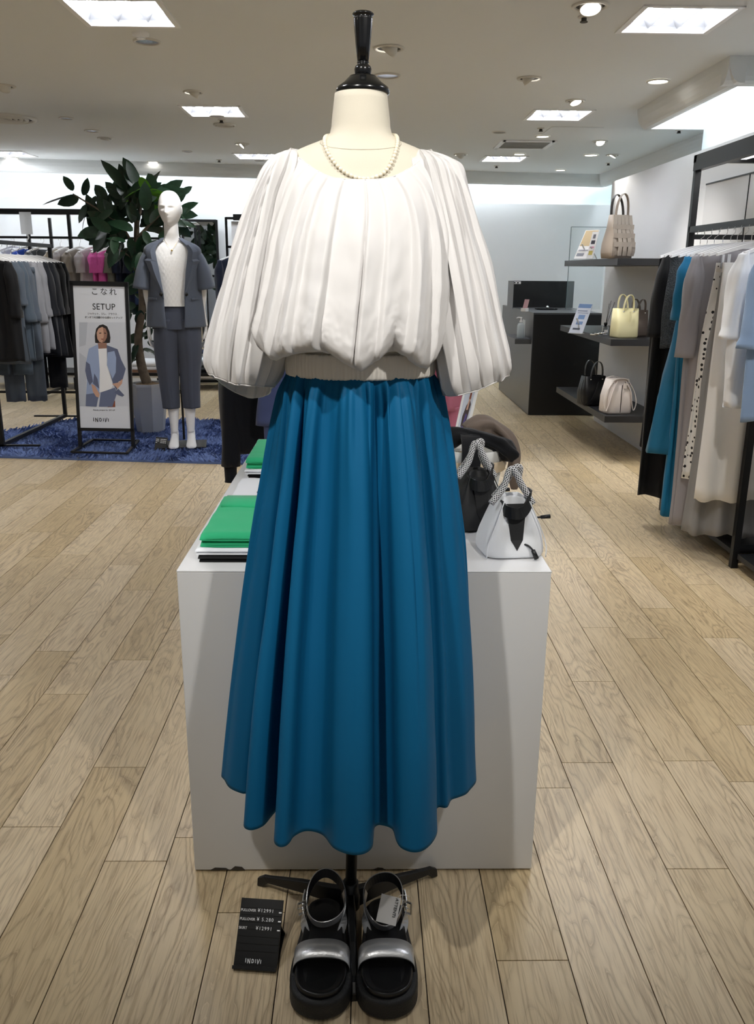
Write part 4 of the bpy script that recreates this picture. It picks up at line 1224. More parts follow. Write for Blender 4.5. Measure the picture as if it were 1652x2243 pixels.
M_bark = mat('grey_brown_bark', '6a5d4e', .9, bump=(40, .6), var=(25, .2))
def pp(px, py, dy=0.0):
    v = atY(px, py, pc.y+dy); return v-pc
trunk = spline([Vector((.0, 0, .38)), pp(310, 800), pp(303, 740), pp(312, 660), pp(300, 560), pp(300, 470)], 6)
MB().tube(trunk, [.042-.024*k/len(trunk) for k in range(len(trunk))], 10).build('trunk', M_bark, pot)
for a in ([(306, 690), (330, 640), (350, 590)], [(302, 560), (270, 500), (225, 465), (160, 425)], [(300, 500), (310, 440), (300, 395)], [(303, 600), (280, 560), (255, 545)], [(302, 520), (340, 480), (385, 440)], [(300, 470), (285, 440), (262, 405)]):
    br = spline([pp(x, y, rs.uniform(-.1, .1)) for x, y in a], 4)
    MB().tube(br, [.012-.007*k/len(br) for k in range(len(br))], 6).build('branch', M_bark, pot)
def leafmesh(bend):
    prof = [(0, .004), (.06, .22), (.2, .40), (.4, .48), (.6, .45), (.8, .30), (.93, .11), (1.0, .004)]
    vs_ = []; fs = []
    for k, (t, w) in enumerate(prof):
        z = -bend*t*t
        vs_ += [(-w*.5, t, z+.05*w), (0, t, z-.03*w), (w*.5, t, z+.05*w)]
        if k: b_ = 3*k; fs += [(b_-3, b_-2, b_+1, b_), (b_-2, b_-1, b_+2, b_+1)]
    return MB().add(vs_, fs, True)
M_leaf = mat('dark_green_leaf', '1f3a26', .32, spec=.5, trans=.12, var=(8, .25))
M_leaf2 = mat('backlit_green_leaf', '5f9a2b', .35, trans=.35)  # spotlight shining through the leaves is put into this brighter green
M_rib = mat('pale_leaf_rib', '5c7a58', .5)
lm = [leafmesh(b_).mesh('leaf') for b_ in (.05, .22, .4)]
for x in lm: x.materials.append(M_leaf)
lm2 = leafmesh(.15).mesh('leaf'); lm2.materials.append(M_leaf2)
rib = MB().tube([(0, -.18, .02), (0, 0, 0.002), (0, .5, -.02), (0, .95, -.05)], [.016, .014, .010, .004], 5).mesh('petiole'); rib.materials.append(M_rib)
def leaf(px, py, ang, lpx, dy=0.0, roll=0.0, tilt=0.0, backlit=False):
    """ang: image direction of the tip (0 = right, 90 = up)"""
    p = pp(px, py, dy); L = lpx*(pc.y+dy)/1850
    a = D(ang)
    d = Vector((cos(a)*cos(tilt), sin(tilt), sin(a)*cos(tilt))).normalized()
    nrm = Vector((0, -1, .5)); nrm = (nrm-d*nrm.dot(d)).normalized()
    nrm = Quaternion(d, roll) @ nrm
    x = d.cross(nrm)
    o = link('leaf', lm2 if backlit else lm[rs.randrange(3)], None, pot)
    o.matrix_local = Matrix(((x.x, d.x, nrm.x, p.x), (x.y, d.y, nrm.y, p.y), (x.z, d.z, nrm.z, p.z), (0, 0, 0, 1))) @ Matrix.Scale(L, 4)
for a in [(160, 418, 115, 36, 0, .3), (158, 427, 195, 66, 0, 1.0), (172, 430, 205, 50, 0, -1.0), (182, 428, 65, 36, 0, .9), (190, 448, 240, 42, 0, .3), (200, 450, 60, 22, 0, .4), (196, 460, 225, 45, .1, .9),
          (272, 415, 118, 72, -.1, .8), (298, 395, 118, 50, -.05, .2), (266, 425, 150, 40, -.1, 1.1), (285, 430, 80, 30, -.1, .6), (222, 470, 130, 40, 0, .3), (230, 480, 200, 50, 0, .8), (228, 480, 230, 62, 0, -.7), (232, 498, 238, 60, -.1, .2), (238, 500, 215, 58, -.1, -.4),
          (250, 508, 262, 44, -.15, -.2), (285, 520, 275, 42, -.15, .1), (330, 420, 150, 60, .1, .7), (395, 425, 28, 28, .1, .7), (365, 420, 60, 16, .1, .3), (296, 430, 20, 60, -.1, 1.1), (310, 560, 255, 40, -.15, .2), (300, 610, 60, 30, -.15, .5), (272, 624, 40, 36, -.15, .9)]:
    leaf(a[0], a[1], a[2], a[3], a[4], a[5])
for a in [(306, 388, 300, 44, -.2, .4), (312, 412, 200, 48, -.2, .9), (322, 418, -20, 46, -.2, .9), (345, 440, 160, 26, -.15, .2), (282, 440, 180, 14, -.1, .3), (330, 450, -30, 26, -.1, .4)]:
    leaf(*a, backlit=True)
for k in range(140):
    r = rs.random()**.55; a = rs.uniform(0, 2*PI)
    px, py = 302+88*r*cos(a), 486+78*r*sin(a)
    out = math.degrees(math.atan2(-(py-500), px-302))
    leaf(px, py, out+rs.uniform(-70, 70), rs.uniform(34, 56), rs.uniform(-.28, .22), rs.uniform(-.8, .8), rs.uniform(-.5, .3))
for k in range(22):
    px, py = rs.uniform(288, 335), rs.uniform(600, 790)
    leaf(px, py, rs.choice((200, 230, -40, -20, 250))+rs.uniform(-30, 30), rs.uniform(28, 46), rs.uniform(-.1, .15), rs.uniform(-.8, .8), rs.uniform(-.3, .3))
# ================================================================== mannequin in a trouser suit
M_mann = mat('matt_white_mannequin', 'f0f0f2', .42)
MXc, MYc = -1.352, 6.25
MZ = .024
mq = thing('mannequin', 'white bald mannequin wearing a slate suit on the blue rug', 'mannequin', (MXc, MYc, MZ), .16)
# body as one continuous mesh: legs, torso, neck and head lofts joined
def mrings(tab, n=32, fn=None):
    zs_ = [r[0] for r in tab]; out = []
    N = 46
    for k in range(N+1):
        z = zs_[0]+(zs_[-1]-zs_[0])*k/N
        v = [cinterp(zs_, [r[i] for r in tab], z) for i in range(1, 5)]
        ring = ell(v[2], v[3], v[0], v[1], z, n)
        out.append([fn(p) if fn else p for p in ring])
    return out
body = MB()
body.loft(mrings([(.82, .09, .05, 0, 0), (.90, .13, .08, 0, 0), (1.05, .105, .08, 0, 0), (1.20, .13, .095, 0, 0), (1.32, .155, .09, 0, 0), (1.40, .165, .07, 0, .0), (1.45, .11, .055, 0, .005), (1.475, .060, .05, 0, .005), (1.50, .051, .051, 0, .0), (1.56, .049, .050, 0, -.004), (1.64, .046, .05, 0, -.004)]), cap=True)
# head: ellipsoid with brow, eye hollows, nose, lips, chin
HC = Vector((0, -.012, 1.674)); head = []
hn, hm = 56, 60
def bump(x, z, cx, cz, sx, sz): return math.exp(-((x-cx)/sx)**2-((z-cz)/sz)**2)
for j in range(hm+1):
    v = j/hm; th = PI*(1-v); zz = -cos(PI*v)        # -1 chin .. 1 crown
    r = sin(PI*v)
    ring = []
    for i in range(hn):
        a = 2*PI*i/hn; sx_, cy_ = sin(a), -cos(a)
        wx = .079*(r**.75) * (1-.24*smooth(.1, -1, zz)); wy = .098*(r**.72)*(1-.10*smooth(0, -1, zz))
        x = wx*sx_; y = wy*cy_; z = .120*zz
        if cy_ > 0: z += .0; y *= 1.06*(1-.35*smooth(-.1, -1, zz))
        if cy_ < 0:
            fr_ = -cy_
            d = 0
            d += .022*bump(x, z, 0, -.030, .010, .016)+.009*bump(x, z, 0, -.006, .008, .026)      # nose
            d += .006*bump(x, z, 0, -.058, .020, .006)+.005*bump(x, z, 0, -.068, .016, .006)-.003*bump(x, z, 0, -.063, .022, .0025)
            d += .008*bump(x, z, 0, -.090, .020, .014)                                          # chin
            d += .005*bump(abs(x), z, .030, .018, .022, .007)                                  # brow
            d -= .011*bump(abs(x), z, .029, .002, .016, .010)                                  # eye hollow
            d += .003*bump(abs(x), z, .028, -.001, .010, .005)
            y -= d*fr_
        ring.append(HC+Vector((x, y, z)))
    head.append(ring)
hr_ = Matrix.Translation(HC) @ Matrix.Rotation(-.24, 4, 'Z') @ Matrix.Translation(-HC)
body.loft([[hr_ @ p for p in r_] for r_ in head])
for s in (-1, 1):
    body.sphere((0, 0, 0), .017, 12, hr_ @ Matrix.Translation(HC+Vector((s*.078, .012, -.008))) @ Matrix.Rotation(s*.3, 4, 'Z'), (.35, .7, 1.5))
# legs and feet
for s in (-1, 1):
    lx = s*.060
    body.loft(mrings([(.10, .026, .030, lx, .02), (.20, .034, .040, lx, .025), (.32, .045, .052, lx, .03), (.48, .045, .05, lx, .02), (.55, .05, .055, lx, .01), (.75, .075, .08, lx*1.1, 0), (.86, .085, .09, lx*1.2, 0)], 24), cap=True)
    ft = []
    for t_, w, hgt, z in ((0.0, .024, .05, .055), (.03, .030, .058, .052), (.07, .031, .052, .046), (.12, .034, .038, .034), (.17, .038, .026, .024), (.205, .034, .018, .019), (.225, .018, .010, .016)):
        ft.append([Vector((lx+w*cos(a)+s*.02*t_, .055-t_, max(.0135, z+hgt*sin(a)*.9))) for a in [2*PI*k/20 for k in range(20)]])
    body.loft(ft, cap=True)
    body.tube([Vector((lx, .022, .12)), Vector((lx, .025, .07)), Vector((lx, .028, .04))], [.028, .030, .030], 16)
# arms and hands
for s in (-1, 1):
    arm = spline([Vector((s*.160, 0, 1.375)), Vector((s*.188, .02, 1.15)), Vector((s*.180, .045, 1.0)), Vector((s*.200, .04, .875))], 5)
    body.tube(arm, [.044-.024*k/len(arm) for k in range(len(arm))], 14)
    w = arm[-1]
    pm_ = []
    for t_, a_, b_ in ((0, .018, .015), (.03, .026, .013), (.065, .031, .012), (.085, .028, .011)):
        pm_.append([w+Vector((.0*s+b_*sin(q_)*1.0, a_*cos(q_)-.02*t_, -t_)) for q_ in [2*PI*k/14 for k in range(14)]])
    body.loft(pm_, cap=True)
    for f_, (dy, L1) in enumerate(((-.022, .066), (-.008, .076), (.007, .072), (.020, .058))):
        b_ = w+Vector((0, dy, -.080)); k_ = (.004+.012*f_)
        body.tube([b_, b_+Vector((-s*.002, 0, -L1*.45)), b_+Vector((-s*(.008+k_*.5), 0, -L1*.8)), b_+Vector((-s*(.018+k_), .002, -L1))], [.0085, .008, .007, .005], 8)
    b_ = w+Vector((0, -.024, -.030)); body.tube([b_, b_+Vector((-s*.006, -.018, -.025)), b_+Vector((-s*.014, -.022, -.052)), b_+Vector((-s*.022, -.020, -.066))], [.010, .009, .008, .005], 8)
body.build('body', M_mann, mq)
MB().box(-.19, .17, -.13, .15, .006, .0135).build('base_plate', mat('dark_steel_plate', '33302f', .4, metal=.4), mq)
MB().bar((.004, .075, .035), (.004, .075, .95), .016).build('support_rod', M_black, mq)
# move body feet on to the plate: plate sits on the rug pile
MQ = mq.matrix_basis.copy() if False else (Matrix.Translation((MXc, MYc, 0)) @ Matrix.Rotation(.16, 4, 'Z'))
M_suit = fab('slate_blue_suit_cloth', '565e6e', .75); M_suitd = fab('slate_blue_suit_trouser', '4a5060', .78)
def worn(name, label, cat):
    t = thing(name, label, cat, (MXc, MYc, MZ), .16); return t
# trousers
tr_ = worn('suit_trousers', 'cropped slate trousers worn by the white mannequin', 'trousers')
for s in (-1, 1):
    lx = s*.062
    R = mrings([(.285, .062, .068, lx*1.25, .02), (.45, .070, .076, lx*1.25, .018), (.70, .088, .095, lx*1.25, .0), (.82, .100, .108, lx*1.05, -.002), (.93, .105, .112, lx*.85, 0)], 36)
    R = [[Vector((p.x+.004*sin(p.z*9+s), p.y-(.012 if abs(p.x-lx*1.22) < .008 and p.y < 0 else 0)+.004*noise.noise(Vector((p.x*20, p.y*20, p.z*8))), p.z)) for p in r_] for r_ in R]
    MB().loft(R).build('trouser_leg', M_suitd, tr_, solid=.003)
MB().loft(mrings([(.86, .172, .122, 0, 0), (.94, .160, .112, 0, 0), (1.04, .118, .092, 0, 0)], 48)).build('trouser_top', M_suitd, tr_, solid=.003)
# knit top
kt = worn('knit_sweater', 'white textured knit top under the mannequin jacket', 'top')
M_knit = mat('white_cable_knit', 'f1f2f4', .85, bump=(30, .3, (1, 1, 1)))
kn = M_knit.node_tree; 
KR = mrings([(1.02, .150, .110, 0, 0), (1.06, .145, .110, 0, 0), (1.20, .142, .108, 0, 0), (1.32, .160, .100, 0, 0), (1.40, .168, .08, 0, 0), (1.435, .135, .070, 0, 0), (1.452, .09, .062, 0, 0)], 96)
def knit(p):
    a = math.atan2(p.x, -p.y)
    d = .0035*abs(sin(a*13+p.z*70))+.0035*abs(sin(a*13-p.z*70))
    return Vector((p.x*(1+d/.12), p.y*(1+d/.1), p.z - (.028 if p.y < -.03 else 0)*smooth(.06, 0, abs(p.x))*smooth(1.38, 1.45, p.z)))
KR = [[knit(p) for p in r_] for r_ in KR]
MB().loft(KR).build('knit_body', M_knit, kt)
# jacket: open front shell
jk = worn('suit_jacket', 'open slate blazer with half sleeves on the white mannequin', 'jacket')
JT = [(.875, .205, .150, 0, 0), (1.00, .195, .145, 0, 0), (1.12, .182, .140, 0, 0), (1.25, .180, .135, 0, 0), (1.36, .198, .118, 0, 0), (1.415, .195, .098, 0, 0), (1.445, .155, .082, 0, .004), (1.468, .095, .070, 0, .008), (1.482, .074, .064, 0, .012)]
zs_ = [r[0] for r in JT]; R = []
for k in range(50):
    z = zs_[0]+(zs_[-1]-zs_[0])*k/49
    v = [cinterp(zs_, [r[i] for r in JT], z) for i in range(1, 5)]
    op = cinterp([.875, .98, 1.10, 1.25, 1.38, 1.445, 1.482], [.30, .35, .40, .52, .58, .60, .75], z)   # half opening angle
    ring = []
    for i in range(73):
        a = op+(2*PI-2*op)*i/72
        e_ = min(i, 72-i)/72
        w = .005*noise.noise(Vector((a*3, z*6, 4)))+.003*sin(a*6+z*5)
        ring.append(Vector((v[2]+(v[0]+w)*sin(a), v[3]-(v[1]+w)*cos(a)-.012*smooth(.06, 0, e_), z)))
    R.append(ring)
MB().loft(R, close_u=False).build('jacket_body', M_suit, jk, solid=.005)
for s in (-1, 1):
    # lapel follows the opening edge
    col = 0 if s > 0 else 72
    ed = [r_[col] for r_ in R[16:46]]; lp = []
    for k, p in enumerate(ed):
        t_ = k/(len(ed)-1)
        w = .004+.072*smooth(0, .62, t_)-.030*smooth(.86, 1, t_)
        if .62 < t_ < .70: w += .012*(t_-.62)/.08
        elif t_ >= .70: w -= .012
        lp.append([p+Vector((0, -.004, 0)), p+Vector((s*w*.5, -.012+.02*w, .004)), p+Vector((s*w, -.004+.38*w, .010))])
    MB().loft(lp, close_u=False, smooth=False).build('lapel', M_suit, jk, solid=.005)
    sv = []
    for k in range(14):
        t_ = k/13; c_ = Vector((s*(.170+.050*t_), .004-.01*t_, 1.405-.27*t_)); r_ = .050+.020*smooth(0, .6, t_)+.008*t_
        if t_ < .15: r_ *= .75+t_*1.6
        sv.append([c_+Vector((r_*.84*cos(a)*(1+.04*sin(4*a)), r_*1.05*sin(a), s*0+(-.022*cos(a)*s)*(1-t_)*1.5+.010*cos(a)*s)) for a in [2*PI*q_/28 for q_ in range(28)]])
    MB().loft(sv).build('sleeve', M_suit, jk, solid=.005)
    bt = Vector((s*.085, -.148, 1.105)); MB().lathe([(.001, .008), (.012, .007), (.013, .003), (.012, 0)], 16, m=Matrix.Translation(bt) @ Matrix.Rotation(PI/2, 4, 'X')).build('button', M_blackplastic, jk)
    MB().box(-.042, .042, -.003, .003, -.006, .006, Matrix.Translation((s*.150, -.108, 1.075)) @ Matrix.Rotation(s*.75, 4, 'Z') @ Matrix.Rotation(s*-.06, 4, 'Y')).build('pocket_welt', M_suit, jk)
# pendant
pd = worn('pendant_necklace', 'fine gold pendant necklace on the white mannequin', 'necklace')
M_gold = mat('polished_gold', 'd8b46a', .2, metal=1)
ch = spline([Vector((-.055, .0, 1.488)), Vector((-.046, -.050, 1.465)), Vector((-.024, -.078, 1.432)), Vector((0, -.092, 1.404)), Vector((.024, -.078, 1.432)), Vector((.046, -.050, 1.465)), Vector((.055, .0, 1.488))], 6)
MB().tube(ch, .0012, 5).build('chain', M_gold, pd)
MB().sphere((0, -.096, 1.398), .007, 12).build('pendant', M_gold, pd)
price_stand(atY(338, 985, 6.10), atY(364, 987, 6.10), atY(342, 957, 6.15), atY(368, 959, 6.15), 'small black price stand on the rug at the mannequin feet', False)
# ================================================================== right: shelves, bags, counter, rack
M_shelf = mat('charcoal_laminate', '1e1f22', .44, var=(30, .06))
M_shelfk = mat('black_laminate', '17181b', .42)
SHX = 1.68
def shelf(z, label, y0=5.82, y1=7.36):
    t = thing('wall_shelf', label, 'shelf', (SHX, y0, z), 0, 'charcoal wall shelves')
    MB().box(0, 2.10-SHX, 0, y1-y0, -.045, 0).build('board', M_shelf, t, bevel=.001)
    return t
S1, S2, S3 = 1.39, .862, .335
shelf(S1, 'top charcoal wall shelf carrying the woven bag'); shelf(S2, 'middle charcoal wall shelf carrying the cream bag'); shelf(S3, 'lowest charcoal wall shelf carrying the two tote bags')
# ---- bags
def rrect(w, d, z, r=.3, n=9, cx=0, cy=0):
    return [Vector((cx+w/2*math.copysign(abs(cos(a))**r, cos(a)), cy+d/2*math.copysign(abs(sin(a))**r, sin(a)), z)) for a in [2*PI*k/(4*n) for k in range(4*n)]]
M_greige = mat('greige_leather', 'a3978c', .5, bump=(250, .1)); M_cream = mat('pale_yellow_leather', 'd9d2a6', .4, bump=(250, .08)); M_taupe = mat('taupe_leather', '6e625a', .45)
M_bkl = mat('black_leather', '121214', .38, bump=(250, .1)); M_ivory = mat('ivory_leather', 'd8cfc9', .45, bump=(250, .08)); M_dkedge = mat('dark_bag_edge', '2b2523', .5)
def handle_arch(mb, x0, x1, y, z0, h, w, th, lean=0, n=14, side=(0, 1, 0)):
    pts = [Vector(((x0+x1)/2-(x1-x0)/2*cos(PI*k/n), y+lean*sin(PI*k/n), z0+h*sin(PI*k/n)**.8)) for k in range(n+1)]
    return mb.strap(pts, w, th, side)
def scale_at(y): return (y*.9615)/1850     # metres per pixel at depth y
# woven bucket bag on the top shelf
yb = 6.0; base = atY(1350, 563, yb); s = scale_at(yb)
t = thing('woven_handbag', 'greige woven-strap bucket bag on the top wall shelf', 'handbag', (base.x, yb, S1), .35)
W1, H1 = 60*s, 90*s
MB().loft([rrect(W1*.98, W1*.8, 0, .5), rrect(W1*1.05, W1*.85, H1*.15, .5), rrect(W1*1.02, W1*.8, H1*.35, .5), rrect(W1*.85, W1*.5, H1*.7, .5), rrect(W1*.78, W1*.34, H1, .5), rrect(W1*.74, W1*.30, H1, .5), rrect(W1*.7, W1*.28, H1*.6, .5)], cap=True).build('bag_body', M_greige, t)
for k in range(5):
    x = W1*(-.40+.2*k)
    pts = [Vector((x*1.0, -W1*.425*(1 if abs(k-2) < 2 else .8)-.004, H1*.06)), Vector((x*1.05, -W1*.44*(1 if abs(k-2) < 2 else .85)-.006, H1*.2)), Vector((x, -W1*.40*(1 if abs(k-2) < 2 else .85)-.006, H1*.38)), Vector((x*.85, -W1*.26-.004, H1*.7)), Vector((x*.78, -W1*.18-.003, H1*.99))]
    MB().strap(spline(pts, 4), W1*.155, .004, (1, 0, 0)).build('woven_strap', M_greige, t)
for z, yy in ((.32, .43), (.52, .36), (.72, .27)):
    MB().strap([Vector((W1*a, -W1*yy-.008*(1-abs(a)*2.0)-(.004 if k % 2 else 0), H1*z)) for k, a in enumerate((-.45, -.3, -.1, .1, .3, .45))], H1*.11, .003, (0, 0, 1)).build('cross_strap', M_greige, t)
for yy in (-.13, .13):
    mb = MB(); handle_arch(mb, -W1*.26, W1*.26, W1*yy, H1*.92, 50*s, .022, .004, lean=-.01 if yy < 0 else .02); mb.build('handle', M_greige if yy < 0 else M_dkedge, t)
# cream and taupe bags on the middle shelf
yb = 5.98; s = scale_at(yb); base = atY(1366, 735, yb)
def box_bag(name, label, x, y, z, w, h, d, rz, m, hm, arch, hh, topw=1.02):
    t = thing(name, label, 'handbag', (x, y, z), rz)
    MB().loft([rrect(w*.94, d*.94, 0, .35), rrect(w, d, h*.06, .35), rrect(w*1.0, d*.95, h*.5, .35), rrect(w*topw, d*.62, h, .35), rrect(w*topw*.95, d*.54, h, .35), rrect(w*.9, d*.5, h*.5, .35)], cap=True).build('bag_body', m, t)
    for k, yy in enumerate((-d*.30, d*.30)):
        mb = MB(); handle_arch(mb, -w*arch, w*arch, yy, h*.93, hh, .02, .004, lean=(-.012, .02)[k], side=(0, 1, 0)); mb.build('handle', hm, t)
    for s_ in (-1, 1): MB().lathe([(.001, .004), (.006, .003), (.006, 0)], 10, m=Matrix.Translation((s_*w*arch, -d*.33, h*.90)) @ Matrix.Rotation(PI/2, 4, 'X')).build('rivet', M_chrome, t)
    return t
t = box_bag('handbag', 'pale cream yellow handbag on the middle wall shelf', base.x, yb, S2, 54*s, 64*s, .13, .20, M_cream, M_cream, .22, 34*s)
MB().strap([Vector((0, -.072, 58*s)), Vector((.004, -.074, 46*s)), Vector((0, -.072, 36*s))], .012, .003, (1, 0, 0)).build('closure_tab', M_cream, t)
b2 = atY(1392, 730, 6.12)
box_bag('handbag', 'taupe handbag half hidden behind the cream one', b2.x+.02, 6.15, S2, 40*s, 58*s, .10, .3, M_taupe, M_taupe, .25, 28*s)
# tote bags on the lowest shelf
yb = 6.35; s = scale_at(yb); base = atY(1297, 868, yb)
t = box_bag('tote_bag', 'black leather tote bag on the lowest wall shelf', base.x, yb, S3, 60*s, 66*s, .15, .25, M_bkl, M_bkl, .24, 38*s, .86)
mb = MB(); mb.strap(spline([Vector((-30*s, -.03, 58*s)), Vector((-38*s, -.05, 35*s)), Vector((-36*s, -.06, 10*s)), Vector((-24*s, -.07, 4*s)), Vector((-8*s, -.08, 30*s)), Vector((0, -.08, 55*s))], 5), .014, .004, (.3, 1, 0)); mb.build('long_strap', M_bkl, t)
yb = 5.98; s = scale_at(yb); base = atY(1347, 896, yb)
t = box_bag('tote_bag', 'ivory leather bucket tote on the lowest wall shelf', base.x, yb, S3, 62*s, 78*s, .16, .2, M_ivory, M_ivory, .30, 8*s, .78)
for sx_ in (-1, 1):
    mb = MB(); mb.strap(spline([Vector((sx_*20*s, -.055, 72*s)), Vector((sx_*34*s, -.06, 50*s)), Vector((sx_*40*s, -.065, 24*s)), Vector((sx_*34*s, -.07, 8*s)), Vector((sx_*28*s, -.075, 24*s)), Vector((sx_*22*s, -.08, 52*s)), Vector((sx_*10*s, -.06, 74*s))], 5), .016, .004, (.25, 1, 0)); mb.build('long_strap', M_ivory, t)
MB().box(-.002, .002, -.082, -.078, 4*s, 66*s).build('centre_seam', M_dkedge, t)
MB().box(4*s, 12*s, -.075, -.07, 58*s, 70*s).build('key_fob', M_ivory, t)
# cards on the shelves
def card_stand(px0, py0, px1, py1, y, zb, h, label, m_, tilt=.30, rz=-.5, w=.085, bars=()):
    p = atY(px0, py0, y)
    t = thing('card_stand', label, 'card stand', (p.x, y, zb), rz)
    mm = Matrix.Rotation(-tilt, 4, 'X')
    MB().box(-w/2, w/2, -.002, .002, .002, h, mm).build('card', m_, t)
    for (a, b, c_, d_, col) in bars:
        MB().box(-w/2+w*a, -w/2+w*b, -.0035, -.0022, h*c_, h*d_, mm).build('print_block', mat('print_'+col, col, .5), t)
    MB().bar((0, .004, h*.45), (0, h*.45*.9, .003), .012, .003).build('prop', M_acr, t)
    MB().box(-w/2, w/2, -.01, .03, 0, .004).build('base', M_acr, t)
    return t
card_stand(1272, 568, 0, 0, 6.45, S1, .235, 'tan and white photo card leaning on the top shelf', M_paper, .5, -.95, .13, ((.05, .95, .45, .98, 'c7b08a'), (.1, .6, .1, .2, '8e9098'), (.1, .8, .28, .32, 'a0a0a8')))
card_stand(1291, 568, 0, 0, 6.35, S1, .195, 'narrow pink and white card in front of the tan card', M_paper, .25, -1.0, .06, ((.2, .8, .55, .68, '3c3c44'), (.2, .8, .4, .46, 'c98fa6'), (.2, .8, .15, .3, 'c9b96a'), (.3, .7, .75, .9, '77777f')))
card_stand(1262, 712, 0, 0, 6.35, S2, .245, 'blue and white info card on the middle shelf', mat('pale_blue_card', 'dfe6f2', .5), .55, -.75, .115, ((.05, .95, .86, .99, '7f9fd0'), (.1, .8, .74, .78, '9aa6bd'), (.3, .75, .48, .62, '7d9ccb'), (.3, .75, .30, .40, '7d9ccb'), (.15, .9, .68, .70, '9aa6bd'), (.2, .7, .12, .18, '5a6270')))
# reed diffuser, bracelets, sunglasses
M_clear = mat('clear_glass', 'f4f8fa', .02, glass=True)
p = atY(1331, 712, 6.2)
t = thing('reed_diffuser', 'glass reed diffuser bottle with black cap on the middle shelf', 'diffuser', (p.x, 6.25, S2))
MB().box(-.020, .020, -.020, .020, .001, .062).build('bottle', M_clear, t, bevel=.004)
MB().box(-.012, .012, -.021, -.020, .018, .036).build('label', M_paper, t)
MB().lathe([(.009, .062), (.009, .07), (.013, .07), (.013, .086), (.001, .0865)], 14, cap=False).build('cap', M_blackplastic, t)
for k, (a, b) in enumerate(((.03, .01), (.05, -.01), (.02, .02))): MB().tube([(0, 0, .05), (a, b, .24-.01*k)], .0016, 6).build('reed', M_blackplastic, t)
for k in range(3):
    pp_ = atY(1303+k*9, 722, 6.15-.02*k)
    ring_ = [Vector((pp_.x+.026*cos(a), 6.15-.02*k+.026*sin(a), S2+.009+.006*k)) for a in [2*PI*q_/24 for q_ in range(24)]]
    t = thing('bracelet', ('silver bangle nearest the card on the middle shelf', 'silver bangle in the middle of the three on the shelf', 'silver bangle nearest the cream bag')[k], 'bracelet', (0, 0, 0), 0, 'silver bangles on the shelf')
    MB().tube(ring_, .0055-.001*k, 8, closed=True).build('ring', M_chrome, t)
# ---- counter
M_cnt = mat('dark_grey_counter', '4b4d50', .33, var=(20, .04)); M_cntf = mat('black_counter_front', '0e1012', .36)
ct = thing('cash_counter', 'black and dark grey cash counter at the back right', 'counter', (1.55, 7.87, 0))
MB().box(0, .62, 0, 1.79, .004, .925).build('body', M_cntf, ct, bevel=.002)
MB().box(-.006, .0, .0, 1.79, .004, .925).build('side_panel', M_cnt, ct)
MB().box(-.006, .62, -.002, 1.79, .925, .940).build('top', M_cnt, ct)
MB().box(-.155, -.006, .05, .72, .655, .700).build('side_ledge', M_cnt, ct)
mq0, mq1 = atY(1117, 615, 9.0), atY(1260, 620, 9.0)
MB().box(mq0.x-1.55, mq1.x-1.55, 1.16, 1.20, .94, mq0.z).build('screen_panel', M_cntf, ct)
MB().box(mq0.x-1.55-.004, mq0.x-1.55, .86, 1.20, .94, mq0.z).build('screen_side', M_cnt, ct)
MB().box(mq0.x-1.55+.0, mq0.x-1.55+.12, 1.155, 1.16, mq0.z-.032, mq0.z-.006).build('label_strip', M_paper, ct)
for k in range(3): MB().box(mq0.x-1.55+.012+.034*k, mq0.x-1.55+.030+.034*k, 1.153, 1.155, mq0.z-.026, mq0.z-.013).build('label_mark', M_ink, ct)
p = atY(1195, 668, 8.6)
t = thing('cash_tray', 'black cash tray with a small bell on the counter', 'tray', (p.x, 8.55, .940))
MB().loft([rrect(.20, .14, 0, .4), rrect(.22, .16, .012, .4), rrect(.20, .14, .012, .4), rrect(.19, .13, .005, .4)], cap=True).build('tray', M_blackplastic, t)
MB().sphere((.01, 0, .022), .016, 14).build('bell', M_chrome, t)
p = atY(1144, 676, 8.1)
t = thing('card_stand', 'small pink card in a holder on the counter corner', 'card stand', (p.x+.02, 8.1, .940), -.9)
MB().box(-.028, .028, -.001, .001, .004, .115, Matrix.Rotation(-.30, 4, 'X')).build('card', mat('pink_card', 'c9a0a4', .5), t)
MB().box(-.03, .03, -.015, .03, 0, .03).build('holder', M_paper, t, bevel=.002)
# sanitiser on the ledge with acrylic holder
p = atY(1110, 735, 8.15)
t = thing('sanitiser_bottle', 'clear pump sanitiser bottle on the counter ledge', 'bottle', (1.46, 8.02, .700))
M_plast = mat('translucent_plastic', 'dfe9ee', .15, alpha=.55)
MB().loft([rrect(.062, .05, .001, .6), rrect(.066, .054, .01, .6), rrect(.066, .054, .115, .6), rrect(.05, .04, .135, .6), rrect(.024, .024, .145, .8)], cap=True).build('bottle', M_plast, t)
MB().loft([rrect(.058, .047, .003, .6), rrect(.058, .047, .085, .6)], cap=True).build('gel', mat('blue_grey_gel', 'a9bac3', .2, alpha=.7), t)
pm2 = MB().lathe([(.014, .145), (.014, .160), (.006, .162), (.006, .182), (.010, .183), (.010, .192)], 14); pm2.tube([(0, 0, .189), (-.03, 0, .190), (-.042, 0, .182)], .005, 8); pm2.build('pump', M_hanger, t)
t = thing('acrylic_holder', 'clear acrylic sign holder behind the sanitiser bottle', 'sign holder', (1.505, 8.10, .700))
MB().box(-.004, .0, -.06, .06, .0, .165).build('panel', M_acr, t); MB().box(-.06, .0, -.06, .06, .0005, .004).build('base', M_acr, t)
